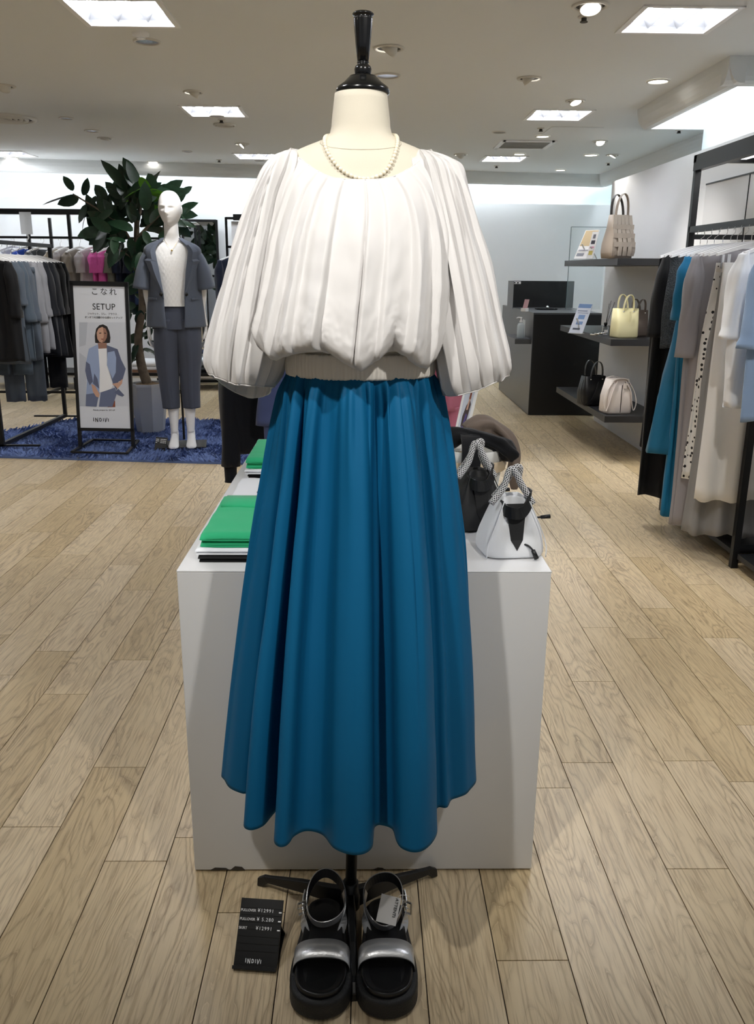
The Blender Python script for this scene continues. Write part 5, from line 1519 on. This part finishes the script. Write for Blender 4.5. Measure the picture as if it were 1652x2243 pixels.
# glass screen
g0, g1 = atY(1252, 497, 8.6), atY(1345, 499, 8.6)
t = thing('glass_screen', 'clear glass partition standing beside the counter', 'glass panel')
MB().box(g0.x, 2.35, 8.60, 8.61, .945, g0.z).build('pane', mat('thin_glass', 'd5e4e8', .03, alpha=.16, spec=.5), t)
MB().bar((g0.x, 8.605, .945), (g0.x, 8.605, g0.z), .006).build('edge', mat('glass_edge', '6b7a7c', .2), t)
MB().bar((g0.x, 8.605, g0.z), (2.35, 8.605, g0.z), .006).build('edge', MATS['glass_edge'], t)
# ---- right clothes fixture
RX, RY0, RY1, RZr = 1.70, 3.64, 4.60, 1.515
fx = thing('clothes_fixture', 'black metal clothes fixture with lit top beam on the right', 'clothes rack')
for (x, y) in ((RX, RY1), (RX, RY0), (2.06, RY1), (2.06, RY0), (RX, 2.7), (2.06, 2.7)):
    MB().bar((x, y, 0), (x, y, 1.86), .030).build('post', M_black, fx)
MB().box(RX-.018, RX+.018, 2.68, RY1+.015, 1.80, 1.875).build('top_beam', M_black, fx)
MB().box(RX-.018, 2.08, RY1-.018, RY1+.018, 1.84, 1.875).build('top_beam', M_black, fx)
MB().box(RX+.02, 2.07, 2.68, RY1-.02, 1.862, 1.872).build('canopy', M_frame, fx)
MB().box(RX+.06, RX+.22, 2.75, RY1-.06, 1.850, 1.861).build('led_strip', M_led, fx)
MB().bar((RX, 2.70, RZr), (RX, RY1, RZr), .030, .030).build('rail', M_black, fx)
MB().bar((RX, RY1, RZr-.035), (2.06, RY1, RZr-.035), .024).build('cross_bar', M_black, fx)
for y in (RY1, RY0): MB().bar((RX, y, .10), (2.06, y, .10), .024).build('foot_bar', M_black, fx)
MB().box(RX+.0, 2.06, RY0+.05, RY1, .05, .075).build('base_shelf', M_shelfk, fx)
MB().box(RX+.0, 2.06, 2.7, RY0-.03, .05, .075).build('base_shelf', M_shelfk, fx)
# wall panel outline behind the rack
wpn = thing('wall_panel', 'pale wall panel with a thin dark outline behind the right rack', 'panel')
pa = [atX(1552, 404, 2.098), atX(1650, 379, 2.098)]
MB().box(2.085, 2.099, 2.9, pa[0].y, .2, pa[0].z).build('panel', mat('pale_panel', 'd6d7d9', .6), wpn)
MB().bar((2.086, 2.9, pa[0].z), (2.086, pa[0].y, pa[0].z), .008).build('outline', M_black, wpn)
ymid = pa[1].y
MB().bar((2.084, ymid, .2), (2.084, ymid, pa[0].z), .006).build('outline', M_black, wpn)
# garments: (rail y, kind, name, material, hem pixel(x,y), width, hem width, sleeve, label, category)
M_gb = fab('black_crepe', '0d0e11'); M_tweed = mat('charcoal_tweed', '4a5054', .95, bump=(160, 1.0), var=(220, .55)); M_teal = mat('teal_cotton', '1b6f95', .55, spec=.3, sheen=.1)
M_tealk = fab('teal_knit', '1d76a2'); M_dg = fab('dark_grey_cotton', '3a3b3f'); M_g = fab('mid_grey_linen', '9a979b'); M_g2 = fab('grey_linen_skirt', '8b8a8a'); M_wt = fab('white_denim', 'e9e8e6'); M_wb = fab('white_poplin', 'eef0f3'); M_lb = fab('pale_blue_poplin', '8ba4c6')
M_dot = bpy.data.materials.new('white_polka_dot'); M_dot.use_nodes = True
nt = M_dot.node_tree; vor = nt.nodes.new('ShaderNodeTexVoronoi'); vor.inputs['Scale'].default_value = 42; vor.inputs['Randomness'].default_value = .55
tc = nt.nodes.new('ShaderNodeTexCoord'); nt.links.new(tc.outputs['Object'], vor.inputs['Vector'])
rmp = nt.nodes.new('ShaderNodeValToRGB'); rmp.color_ramp.interpolation = 'CONSTANT'; rmp.color_ramp.elements[0].color = (.01, .01, .012, 1); rmp.color_ramp.elements[1].position = .30; rmp.color_ramp.elements[1].color = (.84, .83, .81, 1)
nt.links.new(vor.outputs['Distance'], rmp.inputs[0]); nt.links.new(rmp.outputs[0], nt.nodes['Principled BSDF'].inputs['Base Color']); nt.nodes['Principled BSDF'].inputs['Roughness'].default_value = .8
gl = [(4.46, 'dress', 'jumpsuit', M_gb, (1420, 975), .40, .46, .0, 'long black jumpsuit at the far end of the right rack', 'jumpsuit', .08),
      (4.37, 'dress', 'dress', M_gb, (1450, 1085), .40, .44, .40, 'longer black dress next to the jumpsuit on the right rack', 'dress', .10),
      (4.28, 'top', 'knit_sweater', M_tweed, (1500, 760), .40, .42, .0, 'charcoal boucle knit top on the right rack', 'top', .07),
      (4.18, 'skirt', 'skirt', M_teal, (1460, 992), .26, .52, .0, 'teal blue flared skirt on the right rack', 'skirt', .13),
      (4.09, 'dress', 'dress', M_tealk, (1510, 1135), .40, .36, .30, 'long teal dress next to the teal skirt on the right rack', 'dress', .09),
      (4.02, 'pants', 'trousers', M_dg, (1550, 1120), .30, .34, .0, 'dark grey trousers on the right rack', 'trousers', .06),
      (3.95, 'dress', 'shirt_dress', M_g, (1530, 1168), .42, .40, .46, 'light grey shirt dress with full sleeve on the right rack', 'dress', .09),
      (3.87, 'skirt', 'skirt', M_dot, (1560, 1050), .28, .38, .0, 'white skirt with black polka dots on the right rack', 'skirt', .08),
      (3.80, 'skirt', 'skirt', M_g2, (1570, 1200), .28, .38, .0, 'long grey skirt below the white trousers on the right rack', 'skirt', .09),
      (3.72, 'pants', 'trousers', M_wt, (1580, 1095), .34, .40, .0, 'white wide-leg trousers on the right rack', 'trousers', .09),
      (3.46, 'top', 'blouse', M_wb, (1640, 890), .42, .44, .34, 'white blouse with gathered cuff by the right picture edge', 'blouse', .08),
      (3.26, 'top', 'shirt', M_lb, (1650, 920), .44, .46, .36, 'pale blue shirt cut by the right picture edge', 'shirt', .08)]
for k, (y, kind, nm, m, hp, w, wh, sl, lb, ct_, dp) in enumerate(gl):
    hz = atY(hp[0], hp[1], y-.02).z
    z = RZr-.006
    rz_ = rs.uniform(-.10, .04)
    hanger((RX, y, z), rz_, 'white hanger, %s from the far end of the right rack' % ORD[k], 'hangers on the right rack')
    garment(kind, nm, m, (RX, y, z), rz_, max(hz, .12), lb, ct_, 'clothes on the right rack', w=w, wh=wh, sl=sl, seed=80+k, depth=dp, cuff=.1 if nm in ('blouse', 'shirt') else None)
# ================================================================== things on the plinth
M_green = fab('bright_green_jersey', '2fb27a', .85); M_bkj = fab('black_jersey', '111113'); M_whj = fab('white_jersey', 'eceef2')
def folded(name, label, m, x0, x1, y0, y1, z, th, seed, group, neck=False, lay=2):
    """folded garment: soft slab made of stacked layers joined by a rounded front fold"""
    t = thing(name, label, 'folded shirt', (0, 0, 0), 0, group)
    rs_ = random.Random(seed)
    def sheet(zc, h, sh, nm):
        rings = []; n = 26
        for j in range(n+1):
            v = j/n; y = y0+(y1-y0)*v; ring = []
            for i in range(28):
                a = 2*PI*i/28; c, s_ = cos(a), sin(a)
                xx = (x0+x1)/2+(x1-x0)/2*math.copysign(abs(c)**.28, c)
                zz = zc+h/2*math.copysign(abs(s_)**.5, s_)
                e_ = smooth(0, .04, v)*smooth(1, .96, v)
                zz = zc-h/2+(zz-zc+h/2)*(.35+.65*e_)
                if s_ > 0: zz += .0022*noise.noise(Vector((xx*14, y*14, seed)))+.0015*noise.noise(Vector((xx*40, y*30, seed)))
                xx += .004*noise.noise(Vector((y*12, seed, zc*50)))+sh
                ring.append(Vector((xx, y+.004*noise.noise(Vector((xx*15, seed, 0))), max(zz, z+.0002))))
            rings.append(ring)
        return MB().loft(rings, cap=True).build(nm, m, t)
    for k in range(lay):
        h = th/lay
        sheet(z+h*(k+.5), h, .002*k*(-1)**k, 'folded_layer')
    if neck:
        yy = y0+(y1-y0)*.56
        pts = [Vector((x0+.008+(x1-x0-.02)*q, yy+.03*(1-q)-.02*q*0, z+th+.0012)) for q in (0, .2, .4, .6, .8, 1)]
        sheet2 = []
        for p in pts: sheet2.append([p, p+Vector((0, .004, .004)), p+Vector((0, .06, .003)), p+Vector((0, y1-.012-p.y, -.001)), p+Vector((0, y1-.012-p.y, -.004)), p+Vector((0, .0, -.003))])
        MB().loft(sheet2, cap=True).build('turned_flap', m, t)
    return t
folded('folded_shirt', 'black folded top at the bottom of the near stack', M_bkj, -.340, -.06, 1.655, 1.99, PZ, .014, 1, 'near stack of folded tops')
folded('folded_shirt', 'white folded top in the middle of the near stack', M_whj, -.346, -.06, 1.66, 1.99, PZ+.0145, .012, 2, 'near stack of folded tops')
folded('folded_shirt', 'green folded top with turned flap on the near stack', M_green, -.338, -.06, 1.672, 2.0, PZ+.027, .028, 3, 'near stack of folded tops', True)
folded('folded_shirt', 'black folded top at the bottom of the far stack', M_bkj, -.335, -.06, 2.375, 2.66, PZ, .016, 4, 'far stack of folded tops')
folded('folded_shirt', 'white folded top in the middle of the far stack', M_whj, -.342, -.06, 2.37, 2.66, PZ+.0165, .014, 5, 'far stack of folded tops')
folded('folded_shirt', 'green folded top on the far stack', M_green, -.338, -.06, 2.38, 2.68, PZ+.031, .030, 6, 'far stack of folded tops')
t = folded('printed_tshirt', 'white T-shirt with black lettering laid flat between the stacks', M_whj, -.350, .02, 2.005, 2.365, PZ, .010, 7, None, lay=1)
text('lettering', '·UNIE CN·', .050, M_ink, t, Matrix.Translation((-.250, 2.03, PZ+.0128)) @ Matrix.Rotation(PI/2, 4, 'Z'), ext=.0003, sx=.95)
# ---- neoprene bags with rope handles
M_neow = mat('white_neoprene', 'eaecef', .6, bump=(500, .06)); M_neob = mat('black_neoprene', '18191b', .6, bump=(500, .06)); M_web = mat('black_webbing', '0e0f11', .45)
def rope_material():
    m = bpy.data.materials.new('black_white_rope'); m.use_nodes = True
    nt = m.node_tree; b = nt.nodes['Principled BSDF']; b.inputs['Roughness'].default_value = .8
    at = nt.nodes.new('ShaderNodeAttribute'); at.attribute_name = 'rope_uv'
    sp = nt.nodes.new('ShaderNodeSeparateXYZ'); nt.links.new(at.outputs['Vector'], sp.inputs[0])
    def mth(op, a, c):
        x = nt.nodes.new('ShaderNodeMath'); x.operation = op
        for i, v in enumerate((a, c)):
            if isinstance(v, (int, float)): x.inputs[i].default_value = v
            else: nt.links.new(v, x.inputs[i])
        return x.outputs[0]
    u = mth('MULTIPLY', sp.outputs[0], 4.0); v = mth('MULTIPLY', sp.outputs[1], 130.0)
    a_ = mth('PINGPONG', mth('ADD', u, v), .5); b_ = mth('PINGPONG', mth('SUBTRACT', u, v), .5)
    k = mth('MAXIMUM', mth('LESS_THAN', a_, .17), mth('LESS_THAN', b_, .17))
    mx = nt.nodes.new('ShaderNodeMix'); mx.data_type = 'RGBA'; mx.inputs[6].default_value = (.012, .012, .014, 1); mx.inputs[7].default_value = (.82, .82, .82, 1)
    nt.links.new(k, mx.inputs[0]); nt.links.new(mx.outputs[2], b.inputs['Base Color']); return m
M_rope = rope_material()
def rope(pts, r, parent, name='rope_handle'):
    n = 10; mb = MB().tube(pts, r, n); me = mb.mesh(name)
    at = me.attributes.new('rope_uv', 'FLOAT_VECTOR', 'POINT'); L = 0; vals = []
    for i, p in enumerate(pts):
        if i: L += (pts[i]-pts[i-1]).length
        for k in range(n): vals += [abs(2*k/n-1), L, 0]
    at.data.foreach_set('vector', vals); return link(name, me, M_rope, parent)
def rope_bag(label, x, y, z, rz, w, h, d, m, group):
    t = thing('rope_handle_bag', label, 'handbag', (x, y, z), rz, group)
    # open slouchy body: wide flat base, sides falling inwards, slit opening at the front side
    rings = []
    for q, ww, dd in ((0, .96, .92), (.04, 1.0, 1.0), (.25, .99, .98), (.5, .86, .90), (.75, .64, .80), (.92, .46, .70), (1.0, .36, .62)):
        ring = []
        for p in rrect(w*ww, d*dd, h*q, .5, 10):
            # the near face folds in towards the gusset
            k = smooth(.15, .9, q)*math.exp(-(p.x/(w*.16))**2)*(1 if p.y < 0 else .7)
            p = Vector((p.x+.006*noise.noise(Vector((p.y*20, q*3, 1))), p.y+(d*.26*k if p.y < 0 else -d*.1*k), p.z+.004*noise.noise(Vector((p.x*15, p.y*15, 2)))*q))
            ring.append(p)
        rings.append(ring)
    inner = [[Vector((p.x*.9, p.y*.9, p.z-.004)) for p in rings[-1]], [Vector((p.x*.7, p.y*.8, h*.55)) for p in rings[-1]]]
    MB().loft(rings+inner, cap=True).build('bag_body', m, t, subsurf=1)
    for s in (-1, 1): MB().tube(spline([Vector((s*w*.47, -d*.47, .004)), Vector((s*w*.46, -d*.47, h*.25)), Vector((s*w*.34, -d*.44, h*.6)), Vector((s*w*.2, -d*.33, h*.95))], 4), .0012, 5).build('seam', m, t)
    # dark zipped gusset
    MB().add([(-.013, -d*.43, h*.32), (.013, -d*.43, h*.32), (.022, -d*.27, h*.90), (-.020, -d*.27, h*.90), (0, -d*.49, h*.16)], [(0, 1, 2, 3), (4, 1, 0)]).build('gusset', M_web, t, solid=.004)
    MB().strap(spline([Vector((-.030, -d*.16, h*.86)), Vector((-.022, -d*.38, h*.80)), Vector((.0, -d*.46, h*.78)), Vector((.02, -d*.36, h*.84)), Vector((.034, -d*.20, h*.99)), Vector((.030, -d*.05, h*1.03))], 4), .024, .004, (0, .2, 1)).build('webbing_tab', M_web, t)
    MB().tube(spline([Vector((.006, -d*.36, h*.24)), Vector((.022, -d*.50, h*.25)), Vector((.034, -d*.56, h*.16))], 5), .0022, 6).build('zip_cord', M_web, t)
    MB().tube([Vector((.032, -d*.555, h*.18)), Vector((.040, -d*.56, h*.04))], [.0045, .0055], 8).build('zip_pull', M_web, t)
    MB().tube([Vector((w*.40, -.01, h*.60)), Vector((w*.48, -.01, h*.605))], .0022, 6).build('zip_cord', M_web, t)
    MB().tube([Vector((w*.47, -.01, h*.605)), Vector((w*.62, -.01, h*.615))], [.0038, .005], 8).build('zip_pull', M_web, t)
    for s in (-1, 1):
        x0, x1 = -.030+.01*s, .030+.004*s
        pts = spline([Vector((x0-.012, s*d*.22, h*.90)), Vector((x0*.6, s*d*.14, h*1.14)), Vector((-.004+.008*s, s*.010, h*1.40)), Vector((.008+.01*s, s*.012, h*1.42)), Vector((x1*.6, s*d*.16, h*1.18)), Vector((x1+.012, s*d*.24, h*.88))], 8)
        rope(pts, .0068, t)
    return t
rope_bag('small white neoprene bag with rope handles at the plinth corner', .316, 1.735, PZ, .10, .135, .128, .125, M_neow, 'rope handle bags')
rope_bag('small black neoprene bag with rope handles behind the white one', .262, 1.925, PZ, .25, .135, .140, .12, M_neob, 'rope handle bags')
# ---- wire basket with scarves
bk = thing('mesh_basket', 'white metal mesh basket with a leather band on the plinth', 'basket', (.288, 2.255, PZ))
M_wm = mat('white_enamel', 'ecece8', .35)
def rad(z): return .078+.018*z/.125
MB().lathe([(rad(.092)+.001, .092), (rad(.125)+.002, .125), (rad(.125)-.001, .1265), (rad(.092)-.001, .092)], 40, cap=False).build('rim', M_wm, bk)
MB().lathe([(.070, .002), (.079, .002), (.080, .010), (.071, .010)], 36).build('base_ring', M_wm, bk)
MB().lathe([(.001, .004), (.076, .004)], 36, cap=False).build('floor_disc', M_wm, bk)
wires = MB(); nw = 44
for k in range(nw):
    for s in (-1, 1):
        pts = []
        for j in range(9):
            z = .006+.088*j/8; a = 2*PI*k/nw+s*.55*j/8
            pts.append((rad(z)*cos(a), rad(z)*sin(a), z))
        wires.tube(pts, .0011, 4, cap=False)
wires.build('wire_mesh', M_wm, bk)
M_tan = mat('pale_tan_leather', 'cdb99a', .5, bump=(250, .08))
MB().lathe([(rad(.07)+.006, .068), (rad(.098)+.008, .098), (rad(.098)+.005, .098), (rad(.07)+.003, .068)], 40, c=(.004, -.004, 0), cap=False).build('leather_band', M_tan, bk)
for a in (-2.2,):
    MB().lathe([(.006, .0), (.013, .001), (.013, .003), (.006, .004)], 18, m=Matrix.Translation((rad(.1)*cos(a)*1.03, rad(.1)*sin(a)*1.03, .105)) @ Matrix.Rotation(a+PI/2, 4, 'Z') @ Matrix.Rotation(PI/2, 4, 'X')).build('grommet', M_wm, bk)
M_blkk = fab('black_ribbed_knit', '0d0e12'); M_brw = fab('taupe_jersey', '7a6c61')
def cloth_roll(name, label, pts, rr, m, cat, flat=1.0, seed=0):
    sp = spline(pts, 8); N = len(sp); rings = []; n = 22
    rads = [interp([k/(len(rr)-1) for k in range(len(rr))], rr, i/(N-1)) for i in range(N)]
    prev = None
    for i, p in enumerate(sp):
        tg = (sp[min(i+1, N-1)]-sp[max(i-1, 0)]).normalized(); up = Vector((0, 0, 1)) if abs(tg.z) < .9 else Vector((0, 1, 0))
        if prev is not None: up = prev
        up = (up-tg*up.dot(tg)).normalized(); prev = up; w = tg.cross(up)
        ring = []
        for k in range(n):
            a = 2*PI*k/n; f = 1+.14*sin(3*a+seed+i*.08)+.10*sin(5*a-i*.12+seed)+.55*noise.noise(Vector((cos(a)*1.5+seed, sin(a)*1.5, i*.10)))
            ring.append(p+(up*cos(a)*flat+w*sin(a))*rads[i]*f)
        rings.append(ring)
    t = thing(name, label, cat); MB().loft(rings, cap=True).build('rolled_cloth', m, t); return t
def bp(px, py, y): return atY(px, py, y)
cloth_roll('black_sweater', 'rolled black knit draped over the front of the mesh basket', [bp(985, 965, 2.24), bp(1010, 955, 2.22), bp(1045, 958, 2.20), bp(1085, 970, 2.19), bp(1108, 985, 2.19), bp(1122, 998, 2.20)], [.030, .022, .017, .016, .024, .023], M_blkk, 'sweater', seed=1)
t = thing('black_leggings', 'flat black cloth strip hanging over the basket rim', 'cloth')
MB().strap(spline([bp(1015, 952, 2.25), bp(1030, 957, 2.19), bp(1033, 985, 2.15), bp(1031, 1025, 2.14), bp(1026, 1075, 2.14)], 5), .050, .010, (1, .1, 0)).build('strip', M_blkk, t)
cloth_roll('taupe_cardigan', 'taupe cloth bundled in the basket and hanging over its right side', [bp(1030, 950, 2.30), bp(1050, 935, 2.31), bp(1080, 940, 2.32), bp(1112, 965, 2.30), bp(1126, 1000, 2.28), bp(1126, 1035, 2.27), bp(1127, 1070, 2.27)], [.030, .036, .030, .024, .020, .022, .012], M_brw, 'cardigan', .8, 4)
# ---- photo card leaning behind the basket
t = thing('photo_card', 'white photo card with a model picture behind the basket', 'card')
b0_, b1_, t0_, t1_ = atY(997, 945, 2.62), atY(1027, 945, 2.58), atY(1017, 852, 2.66), atY(1050, 848, 2.62)
def qp(u, v, off=0.0): return (b0_*(1-u)+b1_*u)*(1-v)+(t0_*(1-u)+t1_*u)*v+Vector((0, -off, 0))
b0_.z, b1_.z = b0_.z, b1_.z
def patch(pts, off, m_, nm): return MB().add([qp(u, v, off) for u, v in pts], [tuple(range(len(pts)))]).build(nm, m_, t)
vb = (PZ+.001-b0_.z)/(t0_.z-b0_.z)
MB().add([qp(u, v, o_) for o_ in (0, -.012) for u, v in ((0, vb), (1, vb), (1, 1), (0, 1))], [(0, 1, 2, 3), (7, 6, 5, 4), (0, 4, 5, 1), (1, 5, 6, 2), (2, 6, 7, 3), (3, 7, 4, 0)]).build('card', M_paper, t)
patch([(.12, .1), (.78, .02), (.78, .95), (.12, .9)], .001, P_bg, 'picture_ground')
patch([(.30, .12), (.55, .05), (.66, .35), (.70, .62), (.58, .72), (.40, .60), (.28, .35)], .002, mat('print_dark_brown', '4a3f40', .4), 'picture_figure')
patch([(.38, .10), (.52, .08), (.60, .38), (.48, .42)], .003, mat('print_violet', '5a4f86', .4), 'picture_figure')
patch([(.44, .50), (.56, .50), (.58, .74), (.50, .76)], .003, P_skin, 'picture_figure'); patch([(.48, .74), (.60, .74), (.60, .93), (.50, .93)], .003, P_br, 'picture_figure')
# ---- cardigan rail behind the plinth
cr = thing('cardigan_stand', 'black stand with a short rail of cardigans behind the plinth', 'garment rack', (-.02, 3.36, 0))
MB().bar((-.47, 0, 1.28), (.47, 0, 1.28), .022).build('rail', M_black, cr)
for s in (-1, 1):
    MB().bar((s*.20, 0, .012), (s*.20, 0, 1.28), .022).build('post', M_black, cr); MB().bar((s*.20, -.2, .008), (s*.20, .2, .008), .03, .014).build('foot', M_black, cr)
M_nvk = fab('navy_fine_knit', '0e1119'); M_blk2 = fab('slate_blue_rib_knit', '4a5580'); M_pink = fab('rose_pink_knit', 'c8778d'); M_pink2 = fab('deep_rose_knit', 'a8566c')
def cardigan(x, rz, hemz, m, label, sl, seed, w=.36):
    p = (x, 3.36, 1.274)
    hanger(p, rz, 'white hanger of the %s' % label.split(' on ')[0].split(' at ')[0], 'hangers on the cardigan stand')
    t = garment('top', 'cardigan', m, p, rz, hemz, label, 'cardigan', 'cardigans behind the plinth', w=w, wh=w*1.05, sl=sl, seed=seed, depth=.07, cuff=None)
    for ch in [c for c in t.children if c.name.startswith('sleeve')]:
        zmin = min(v.co.z for v in ch.data.vertices); xs_ = [v.co for v in ch.data.vertices if v.co.z < zmin+.02]
        cx_ = sum(v.x for v in xs_)/len(xs_); cy_ = sum(v.y for v in xs_)/len(xs_)
        MB().lathe([(.030, 0), (.026, -.012), (.024, -.075), (.026, -.08)], 16, (cx_, cy_, zmin+.012)).build('ribbed_cuff', m, t)
    return t
cardigan(-.352, .35, .60, M_nvk, 'dark navy cardigan at the left end behind the plinth', .60, 201)
cardigan(-.27, 1.15, .66, M_blk2, 'slate blue ribbed cardigan next to the navy one behind the plinth', .42, 203)
cardigan(.17, -1.2, .64, M_pink2, 'deep rose cardigan beside the pink one behind the plinth', .38, 205)
cardigan(.262, -1.0, .70, M_pink, 'rose pink cardigan at the right end behind the plinth', .36, 207, .30)

# ================================================================== rear left: fixture, mirror, bench
rf = thing('wall_fixture', 'black wall fixture with lit top beam at the rear left', 'clothes rack')
FY = 8.75; FZ = 1.80; RLZ = 1.585
for x in (-4.45, -3.29, -2.885, -1.95): MB().bar((x, FY, 0), (x, FY, FZ), .030).build('post', M_black, rf)
for x in (-4.45, -3.29, -1.95):
    MB().bar((x, FY, .045), (x, FY+.62, .045), .024).build('foot_bar', M_black, rf); MB().bar((x, FY+.62, 0), (x, FY+.62, FZ), .028).build('post', M_black, rf)
MB().bar((-4.46, FY, .07), (-1.94, FY, .07), .024).build('foot_bar', M_black, rf)
MB().box(-4.46, -1.94, FY-.018, FY+.018, FZ, FZ+.05).build('top_beam', M_black, rf)
MB().box(-4.46, -1.94, FY+.02, FY+.62, FZ+.03, FZ+.04).build('canopy', M_frame, rf)
MB().box(-4.4, -2.0, FY+.04, FY+.16, FZ+.012, FZ+.028).build('led_strip', M_led, rf)
MB().bar((-4.46, FY, RLZ), (-1.94, FY, RLZ), .022).build('rail', M_black, rf)
M_beige = fab('beige_linen', 'b7ad9b'); M_tp = fab('taupe_linen', '958d84'); M_lt = fab('pale_grey_knit', 'bdb8ba'); M_hot = mat('hot_pink_lace', 'df5fae', .8, bump=(60, .8)); M_olv = fab('olive_cotton', '77766a'); M_nv2 = fab('deep_navy_wool', '151e33'); M_dbl = fab('dark_denim_blue', '26395c'); M_royal = fab('royal_blue_knit', '2f55b8'); M_gry3 = fab('steel_grey_knit', '4d5257')
rear = [(-3.45, M_wb, 'white blouse at the left end of the rear rail'), (-3.30, M_royal, 'royal blue top on the rear rail'), (-3.16, M_gry3, 'steel grey top next to the royal blue one'), (-2.99, M_beige, 'beige blouse beside the rear fixture post'), (-2.90, M_lt, 'pale knit between beige and taupe on the rear rail'), (-2.80, M_tp, 'taupe blouse on the rear rail'),
        (-2.66, M_lt, 'pale grey knit left of the pink tops'), (-2.56, M_hot, 'first hot pink lace top on the rear rail'), (-2.48, M_hot, 'second hot pink lace top on the rear rail'), (-2.39, M_olv, 'olive top right of the pink ones'), (-2.31, M_nv2, 'deep navy top next to the olive one'), (-2.22, M_nv2, 'second deep navy top on the rear rail'), (-2.13, M_dbl, 'dark denim blue top on the rear rail'), (-2.05, M_dbl, 'dark denim blue top nearest the plant')]
for k, (x, m, lb) in enumerate(rear):
    rz_ = rs.uniform(.95, 1.2)
    hanger((x, FY, RLZ-.006), rz_, 'white hanger carrying the %s' % lb.split(' on the')[0].split(' at the')[0], 'hangers on the rear rail')
    garment('top', 'hanging_shirt', m, (x, FY, RLZ-.006), rz_, RLZ-.62-.04*(k % 3), lb, 'top', 'tops on the rear rail', w=.38, wh=.40, sl=.20, seed=300+k, depth=.06)
# mirror leaning on the rear wall
M_mirror = mat('mirror_glass', 'e8eced', .02, metal=1.0)
mx0, mx1 = -2.04, -1.66; my = wall_y(-1.85)-.10
t = thing('wall_mirror', 'tall black-framed mirror on the rear wall behind the mannequin', 'mirror')
lean = Matrix.Translation(((mx0+mx1)/2, my, .02)) @ Matrix.Rotation(.055, 4, 'Z')
hw = (mx1-mx0)/2
MB().box(-hw, hw, .0, .008, .02, 1.80, lean).build('glass', M_mirror, t)
for a, b in (((-hw, 0, .01), (-hw, 0, 1.81)), ((hw, 0, .01), (hw, 0, 1.81)), ((-hw, 0, .01), (hw, 0, .01)), ((-hw, 0, 1.80), (hw, 0, 1.80))): MB().bar(lean @ Vector(a), lean @ Vector(b), .026).build('frame', M_black, t)
# second fixture right of the mirror, with a sign plate
t = thing('brand_sign', 'black metal frame with a white brand panel right of the mirror', 'sign frame')
sx0 = -1.47; sy = 9.5
MB().bar((sx0, sy, 0), (sx0, sy, 1.83), .024).build('post', M_black, t); MB().bar((sx0, sy, 1.82), (-.30, sy, 1.82), .024).build('top_bar', M_black, t); MB().bar((-.30, sy, 0), (-.30, sy, 1.83), .024).build('post', M_black, t)
MB().bar((sx0, sy, 1.53), (-.30, sy, 1.53), .024).build('rail', M_black, t); MB().box(-1.39, -1.18, sy-.03, sy+.03, 1.80, 1.86).build('clamp', M_black, t)
MB().box(-1.42, -.40, sy+.02, sy+.03, 1.56, 1.79).build('panel', M_white_wall, t)
MB().tube(spline([Vector((-1.39, sy+.018, 1.62)), Vector((-1.37, sy+.018, 1.66)), Vector((-1.355, sy+.018, 1.68)), Vector((-1.35, sy+.018, 1.64)), Vector((-1.335, sy+.018, 1.66))], 4), .004, 6).build('script_mark', M_ink, t)
for k, (x, m, lb) in enumerate(((-1.40, M_nv2, 'dark navy jacket right of the mirror, half behind the blouse sleeve'), (-1.28, M_bk, 'black jacket behind the blouse sleeve right of the mirror'))):
    hanger((x, sy, 1.524), .9, 'white hanger of the %s right of the mirror' % ('navy jacket', 'black jacket')[k], 'hangers right of the mirror')
    garment('jacket', 'jacket', m, (x, sy, 1.524), .9, .66, lb, 'jacket', 'jackets right of the mirror', w=.42, sl=.40, seed=340+k, depth=.08)
# low bench with folded clothes
bn_ = thing('display_bench', 'low black display bench along the rear wall behind the plant', 'bench')
by0, by1, bz = 9.42, 9.92, .19
MB().box(-4.2, -.4, by0, by1, bz-.03, bz).build('top', M_black, bn_)
MB().box(-4.2, -.4, by0+.02, by0+.05, bz-.055, bz-.032).build('rail', M_white_lam, bn_)
for x in (-4.1, -3.2, -2.28, -1.4, -.5):
    for y in (by0+.04, by1-.04): MB().bar((x, y, 0), (x, y, bz-.03), .03).build('leg', M_black, bn_)
M_wf = fab('white_folded_knit', 'dfe0e2'); M_tanf = fab('tan_folded_knit', 'ab8468'); M_pkf = fab('dusty_pink_folded', 'a98078'); M_silf = mat('silver_bag_leather', 'aeb4ba', .25, metal=.6)
for k, (x0, x1, z, th, m, lb) in enumerate(((-2.60, -2.18, bz, .03, M_tanf, 'tan folded knit on the rear bench'), (-2.58, -2.20, bz+.032, .09, M_wf, 'white folded knit on top of the tan one on the bench'),
        (-2.98, -2.66, bz, .05, M_pkf, 'dusty pink folded knit at the left of the bench'), (-2.96, -2.68, bz+.052, .05, M_bkj, 'black folded knit on the dusty pink one'), (-1.95, -1.60, bz, .05, M_bkj, 'black folded knit on the bench right of the mannequin'))):
    folded('folded_knit', lb, m, x0, x1, by0+.06, by1-.08, z, th, 400+k, 'folded knits on the rear bench')
t = thing('silver_bag', 'crumpled silver bag on the bench beside the mannequin legs', 'handbag', (-1.78, by0+.25, bz+.052))
MB().loft([rrect(.32*a, .22*a, z_, .6) for a, z_ in ((.95, 0), (1.0, .03), (.9, .07), (.6, .10), (.2, .115))], cap=True).build('bag_body', M_silf, t)
